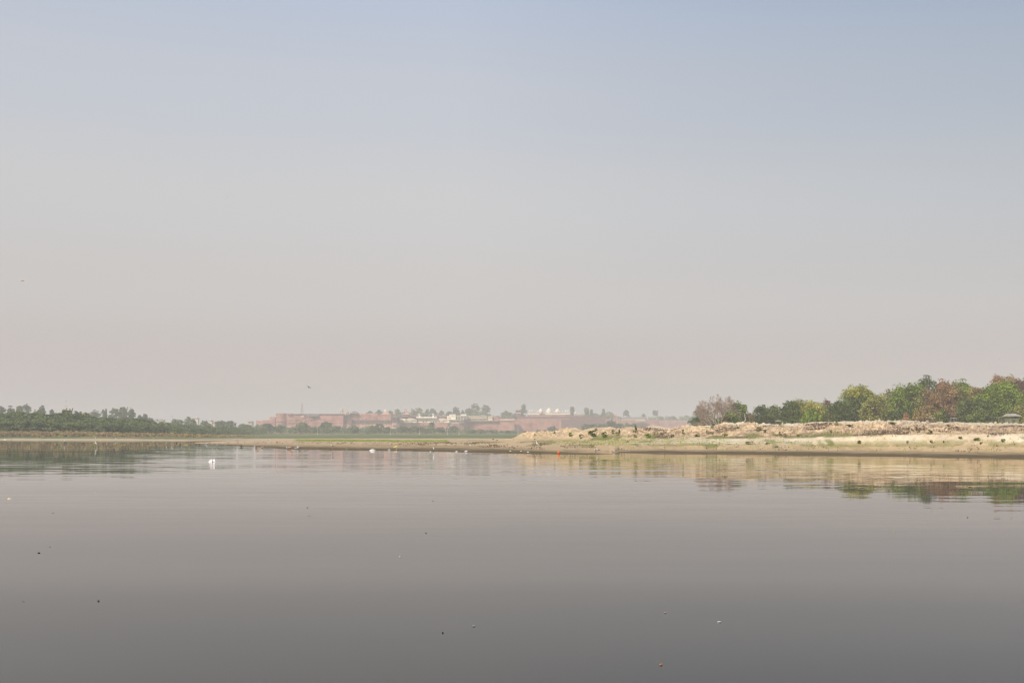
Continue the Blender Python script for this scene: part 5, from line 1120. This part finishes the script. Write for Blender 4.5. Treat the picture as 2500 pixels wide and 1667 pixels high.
ST = [(408,1085.5,'stilt',pi,1.1,'first black-and-white wader from the left tip of the sandbar'),(421,1086,'stilt',2.6,1.1,'second wader from the sandbar tip, head down'),(439,1086,'duck',pi,1.0,'pale plump bird left of a wader near the sandbar tip'),(443,1086.2,'stilt',.3,1.1,'wader right of the pale plump bird near the sandbar tip'),
 (480,1085.5,'duck',0,1.0,'left brown duck of a pair resting on the sandbar tip'),(486,1085.8,'duck',pi,1.0,'right brown duck of the pair on the sandbar tip'),(503,1084.6,'goose',0,1.2,'solitary dark-backed bird on the sandbar edge'),
 (520,1088.5,'stilt',pi,1.1,'wader right of the solitary dark-backed bird'),(530,1090,'egret',0,.5,'small white bird squatting in the shallows between two waders'),(541,1089.5,'stilt',.4,1.25,'boldest black-and-white wader of the left group'),(551,1090,'stilt',pi,.9,'small wader just right of the boldest one'),
 (569,1090,'stilt',0,.7,'tiny wader alone on the damp edge'),(588,1090.5,'duck',pi,1.1,'brown duck beside a standing white-breasted wader'),(592,1091,'stilt',0,1.2,'white-breasted wader beside a brown duck'),(575,1078.6,'stilt',pi,1.4,'left of two waders at the far side of the sandbar'),(582,1078.4,'stilt',0,1.4,'right of two waders at the far side of the sandbar'),
 (624,1093,'goose',pi,1.1,'dark duck dozing at the waterline'),(641,1093,'rduck',0,1.0,'pale orange duck at the waterline'),(649,1093.5,'stilt',0,.5,'very small white wader right of the pale orange duck'),(708,1095.5,'rduck',0,1.3,'rust duck flanked by dark ones in the shallows'),(702,1095.5,'goose',pi,1.0,'dark duck left of the rust one'),(724,1096,'goose',0,1.2,'left of two dark ducks in the shallows'),(730,1096,'goose',pi,1.2,'right of two dark ducks in the shallows'),
 (656,1076.5,'goose',0,1.5,'black crow-like bird on top of the sandbar'),(811,1095.5,'stilt',pi,1.35,'bright black-and-white wader alone on the wet sand'),(1058,1100.5,'egret',2.4,.55,'slim white bird leaning on the dark wet sand'),
 (1311,1094.0,'heron',pi,1.05,'tall pale heron standing before the sand scarp'),(1460,1105.6,'stilt',pi,1.25,'pied wader with a long reflection at the spit tip'),(1453,1104.8,'goose',pi,.7,'small pale bird crouching left of the pied wader at the spit tip'),
 (1526,1103.0,'stilt',0,.8,'left of two small white waders in the inlet water'),(1539,1103.2,'stilt',pi,.7,'right of two small white waders in the inlet water')]
for (px, py, k, rz, sc, lab) in ST:
    put({'stilt':'wader','heron':'heron','duck':'duck','rduck':'duck','goose':'duck','egret':'egret'}[k], B[k], px, py, lab, 'bird', 'birds along the sandbar', rz, sc*1.15)
for (px, py, lab, rz) in [(157.5,1083,'white egret wading off the left bank',0),(233.5,1089.5,'larger white egret in the water right of the first',pi),(233,1073.6,'faint white egret on the left shoreline',0),(374,1073.8,'thin white egret on the shoreline near the sandbar tip',0),(283,1076,'small white gull-like bird in the shallows off the left bank',pi)]:
    put('egret', B['egret'], px, py, lab, 'bird', 'white egrets off the left bank', rz, 1.1 if py > 1080 else 1.0)
FL = [(755,946,150,.95,'fly','dark bird flapping in mid-air left above the fort',.9,.35),(420,1017,220,1.0,'flyg','bird gliding with spread wings above the left bank',1.57,.1),(1146,998,300,.9,'flyg','bird passing in front of the grey trees above the fort',1.2,0),(1442,971,250,.9,'flyg','pale bird gliding over the right fort wall',1.57,.3),(2274,921,260,.9,'flyg','small bird just above the highest grove tree',0,.8),
 (162,980,300,.8,'flyg','top bird of three dots above the left thicket',1,.2),(159,991,300,.8,'flyg','lower left bird of three dots above the left thicket',1.4,.2),(164,991,300,.7,'flyg','lower right bird of three dots above the left thicket',.4,.2),(127,1001,280,.8,'fly','bird at the tip of the thin hazy tree',.2,.6),(606,1024,400,1.1,'flyg','faint bird over the low fort wall',1.57,.1),
 (270,463,170,.8,'flyg','leftmost of the small birds high in the sky',1.5,.3),(520,426,170,.7,'flyg','highest of the small birds in the left sky',1.5,.1),(556,482,150,.8,'flyg','third small bird from the left, high in the sky',1.5,-.4),(731,588,170,.7,'flyg','rightmost small bird in the left half of the sky',1.5,-.3),(922,388,160,.8,'flyg','very faint bird near the top middle of the sky',1.3,.5),
 (2409,25,150,.5,'flyg','tiny dark bird near the top right corner',1.5,.2),(660,1065.5,330,1.2,'flyg','dark bird flying low over the sandbar with a pale wing',1.2,.3),(2441,876,200,.6,'flyg','tiny bird in the sky near the right edge',1.5,.2)]
for (px, py, D, sc, k, lab, rz, rx) in FL: put('flying_bird', B[k], px, py, lab, 'bird', 'birds in flight', rz, sc*(.5 if py < 700 else .8), D, 0, rx)
# orange kite high at left
D = 180; x, y, z = P(55, 686, D); r = empty('kite', (x,y,z), 'small red-brown kite hanging in the sky near the left edge', 'kite')
part(MB().add([(x-.38,y,z-.05),(x,y-.05,z-.12),(x+.36,y,z+.08),(x+.02,y+.02,z+.14),(x-.38,y+.02,z-.05),(x,y-.03,z-.12),(x+.36,y+.02,z+.08),(x+.02,y+.04,z+.14)], [(0,1,2,3),(4,7,6,5),(0,4,5,1),(1,5,6,2),(2,6,7,3),(3,7,4,0)]), 'sail', M['frust'], r)
part(MB().tube([(x-.40,y-.02,z-.05),(x,y-.06,z+.02),(x+.38,y-.02,z+.08)], .012, 4), 'spar', M['fbrown'], r)

# ------------------------------------------------------------------ things afloat and on the wet sand
def lump(name, px, py, w_, h_, m1, lab, cat, seed, kind='bag', D=None, grp=None):
    """crumpled bag or bundle of pixel width w_ and height h_ at waterline row py"""
    rg = np.random.default_rng(seed)
    if D is None:
        D = foot(px, py)
    z = max(0, hA(px, D)) if px > 476 else 0
    s = D/FPX; W_, H_ = w_*s, h_*s; nu, nv = 14, 7; v = []
    hs = .45+.55*rg.random(nu+1); sl_ = rg.random((nu+1, nv))
    for i in range(nu+1):
        t = i/nu; e = math.sin(pi*min(max(t, .04), .96))**.6
        hh = H_*e*(hs[i] if kind == 'bag' else 1.0)
        if kind == 'bundle': hh = H_*e*(.55+.45*t)
        for j in range(nv*2):
            a = j/(nv*2)*2*pi; rr = 1+.18*(sl_[i, j % nv]-.5)
            v.append(((t-.5)*W_+.1*W_*(sl_[i, j % nv]-.5)*(kind == 'bag'), math.cos(a)*W_*.3*e*rr, math.sin(a)*hh*rr*(1 if math.sin(a) > 0 else .25)))
    n2_ = nv*2; f = [(i*n2_+j, i*n2_+(j+1) % n2_, (i+1)*n2_+(j+1) % n2_, (i+1)*n2_+j) for i in range(nu) for j in range(n2_)]
    f += [tuple(range(n2_))[::-1], tuple(nu*n2_+j for j in range(n2_))]
    mb = MB(); mb.add(v, f); o = mb.build(name, M[m1]); o.location = ((px-1250)*s, D, z)
    return tag(o, lab, cat, grp)
D = 91.5; s = D/FPX; x, y, _ = P(518, 0, D); r = empty('foam_packet', (x,y,0), 'crumpled pale pink packet with a peaked end floating on the river', 'packet')
mb = MB(); prof = [(-9,.6,1.0),(-7,2.2,2.0),(-5,4.6,2.8),(-3,6.3,3.4),(-1.5,6.6,3.6),(.5,5.8,3.4),(2,4.2,2.8)]; pts = []
for i, (a, hh, dd) in enumerate(prof):
    for j in range(10):
        q = j/10*2*pi; jit = 1+.12*math.sin(i*2.3+j*1.9); pts.append((x+a*s+.01*math.sin(j*3+i), y+math.cos(q)*dd*s*1.6*jit, max(math.sin(q), -.3)*hh*s*jit))
mb.add(pts, [(i*10+j, i*10+(j+1) % 10, (i+1)*10+(j+1) % 10, (i+1)*10+j) for i in range(6) for j in range(10)]+[tuple(range(10))[::-1], tuple(60+j for j in range(10))]); part(mb, 'body', M['white'], r)
mb = MB(); mb.add([(x+1.5*s,y-.10,0.02),(x+8.6*s,y-.06,.03),(x+8.2*s,y+.10,.05),(x+1.5*s,y+.12,.03),(x+1.6*s,y-.05,4.4*s),(x+5.6*s,y,7.4*s),(x+6.6*s,y+.03,5.6*s),(x+1.8*s,y+.08,4.6*s)], [(0,3,2,1),(4,5,6,7),(0,1,5,4),(1,2,6,5),(2,3,7,6),(3,0,4,7)]); part(mb, 'peaked_flap', M['pink'], r)
lump('white_bundle', 909, 1099.5, 15, 4.0, 'white', 'smooth white bundle lying at the water edge of the spit', 'bundle', 4, 'bundle')
lump('white_packet', 950, 1098.2, 7, 2, 'white', 'small flat white packet on wet sand between the white and yellow bundles', 'packet', 5)
lump('yellow_sack', 966, 1092.4, 13, 5, 'yellow', 'lumpy yellow sack on the sand scarp', 'sack', 6, 'bundle')
o = lump('yellow_flotsam', 23, 1217.6, 9, 3.4, 'yellow', 'cream-yellow floating lump near the left edge of the water', 'flotsam', 7); o.data.materials[0] = plain('cream_peel', (.80,.72,.42))
lump('yellow_flotsam', 234, 1201.5, 5, 1.8, 'yellow', 'small yellow speck floating on the left water', 'flotsam', 8)
lump('orange_flotsam', 627, 1101, 8, 3.4, 'frust', 'pale orange floating lump below the sandbar birds', 'flotsam', 9)
D = 130; x, y, _ = P(1364, 0, D); r = empty('orange_float', (x,y,0), 'bright orange round float at the tip of the dark spit', 'float')
part(MB().lathe((x,y,-.06), [(.10,0),(.17,.07),(.19,.15),(.17,.24),(.11,.31),(.04,.35)], 14), 'ball', M['orange'], r); part(MB().lathe((x,y,.26), [(.05,0),(.06,.05),(.035,.09)], 8), 'neck', M['orange'], r)
LT = [(1246,1101.5,5,1.6,'white','little white scrap on the spit left of two others'),(1272,1102,5,1.5,'white','pale scrap second along the spit'),(1289,1104,6,1.8,'white','white scrap on the spit left of the orange float'),(1115,1102.5,7,2,'white','pale scrap on the wet spit under the long wall'),(1138,1102,8,2.2,'pink','pinkish scrap right of the pale scrap on the wet spit'),(1148,1087.2,5,1.5,'white','white scrap on top of the sand scarp'),(1400,1073.0,0,0,'',''),(248,1075.5,9,1.6,'yellow','flat yellow object at the left shoreline, a pale strip'),
 (846,1095.8,3,1.4,'yellow','tiny yellow scrap right of the lone wader'),(968,1097.5,4,1.2,'white','tiny pale scrap under the yellow sack'),(50,1072.8,5,1.4,'white','white scrap on the left shoreline'),(12,1073.2,5,1.4,'white','white scrap on the shoreline at the left edge'),(27,1073.2,4,1.8,'frust','orange-red scrap on the shoreline at far left'),(354,1072.6,4,1.2,'white','white scrap on the far shore sand'),(1051,1101.5,4,1.1,'white','tiny pale scrap by the slim leaning white bird'),(1499,1100.8,4,1.2,'white','small pale scrap in the inlet behind the spit')]
for i, (px, py, w_, h_, m1, lab) in enumerate(LT):
    if w_: lump('litter_scrap', px, py, w_, h_, m1, lab, 'litter', 30+i, 'bag', None, 'scraps of litter along the shore')
def leaf_float(px, py, w_, m1, lab, seed):
    D = CAMZ*FPX/(py-HZ); s = D/FPX; W_ = w_*s*.62; rg = np.random.default_rng(seed); n_ = 9; v = []
    for i in range(n_):
        t = i/(n_-1); wd = W_*.22*math.sin(pi*max(.03, min(.97, t)))**.7; cz = .003+.012*W_*4*(2*t-1)**2*rg.uniform(.4, 1)
        for sy in (-1, 0, 1): v.append(((t-.5)*W_, sy*wd, cz+abs(sy)*.012))
    v += [(a, b, c-.008) for a, b, c in v]; m_ = n_*3; f = []
    for i in range(n_-1):
        for j in range(2): a = i*3+j; f += [(a, a+3, a+4, a+1), (m_+a, m_+a+1, m_+a+4, m_+a+3)]
        f += [(i*3, m_+i*3, m_+i*3+3, i*3+3), (i*3+2, i*3+5, m_+i*3+5, m_+i*3+2)]
    mb = MB(); mb.add(v, f); o = mb.build('floating_leaf', M[m1]); o.location = ((px-1250)*s, D, 0); o.rotation_euler = (0,0,rg.uniform(-.5,.5)); tag(o, lab, 'leaf', 'leaves and specks afloat')
DROP = ('short dark leaf', 'dark speck below the other', 'lower speck', 'faint', 'dot beside', 'tiny grey', 'highest grey', 'grey tilted', 'dark sliver', 'pale speck near', 'upper thin grey')
for i, a in enumerate([(129.5,1252,4,'fdark','small dark speck afloat left of the yellow one'),(131.5,1311,5,'fdark','dark speck below the other on the left water'),(121.5,1334.5,6,'fmid','thin dark floating leaf above the long pair'),(95,1349.5,9,'fdark','long dark floating leaf, lowest of the column of specks at left'),(102.5,1349.7,5,'fdark','short dark leaf touching the long one'),(240.5,1467,10,'fdark','bold dark leaf alone on the lower left water'),(383.5,1466,6,'fmid','faint leaf far right of the bold dark one'),(286,1514,9,'fmid','faint brown leaf below the bold dark one'),(285,1556,10,'fmid','lowest faint leaf at lower left'),
 (750.5,1239,4,'fdark','dark speck, upper of a vertical pair mid-water'),(750.5,1247.5,5,'fmid','faint lower speck of the vertical pair'),(1057,1222.5,4,'fdark','dark speck near the centre below the palace reflection'),(924,1249,4,'fmid','faint speck left of centre'),(1040,1301,5,'fdark','dark speck below the centre one'),(976,1358.5,6,'white','white speck floating near the centre'),(1081,1544.5,7,'fdark','bold dark speck at bottom centre'),(1157,1528.3,11,'fmid','thin grey leaf right above the bold bottom speck'),(1158,1497,11,'fmid','upper thin grey leaf at bottom centre'),(1613.5,1622.7,12,'frust','orange-brown leaf near the bottom right of centre'),(1756,1518.5,14,'fgrey','pale slender leaf on the right water'),
 (1624,1495.5,10,'fmid','upper grey leaf on the right water'),(1624,1461.5,9,'fmid','highest grey leaf on the right water'),(1819,1466.5,9,'fmid','grey tilted leaf right of the highest one'),(2186,1296.5,6,'yellow','yellow leaf floating below the tree reflections'),(2362,1263,5,'fdark','dark speck below the right tree reflections'),(1155,1150,4,'frust','orange speck in the white palace reflection'),(151.5,1190.5,3,'fmid','tiny grey speck above the yellow one at left'),(2395,1476.5,8,'fmid','faint leaf at far right'),(2388,1455.5,5,'fmid','faint speck above the far right leaf'),(2430,1602.5,7,'fmid','dark sliver near the lower right corner'),(2448,1588,5,'fgrey','pale speck near the lower right corner'),(195,1079.2,5,'fdark','dark speck between the two white egrets'),(177.5,1089,4,'fdark','small dark bird-like speck below the white egrets'),(1961,1611,8,'fmid','faint leaf low on the right water'),(833,1375,4,'fmid','faint speck left of the white one'),(1770,1525,4,'fmid','dot beside the pale slender leaf')]): (any(k in a[4] for k in DROP)) or leaf_float(*a, 60+i)
# ------------------------------------------------------------------ haze
hz = MB(); hz.box(-7000, 7000, -260, 5900, -3.0, 112)
m, n, out = mat('haze'); pv = N(n, 'ShaderNodeVolumePrincipled')
pv.inputs['Color'].default_value = (.97,.91,.885,1); pv.inputs['Density'].default_value = 0.00042; pv.inputs['Anisotropy'].default_value = 0.0
n.links.new(pv.outputs[0], out.inputs['Volume'])
try: m.cycles.volume_sampling = 'DISTANCE'
except Exception: print('nosamp')
o = hz.build('haze', m); o['kind'] = 'stuff'
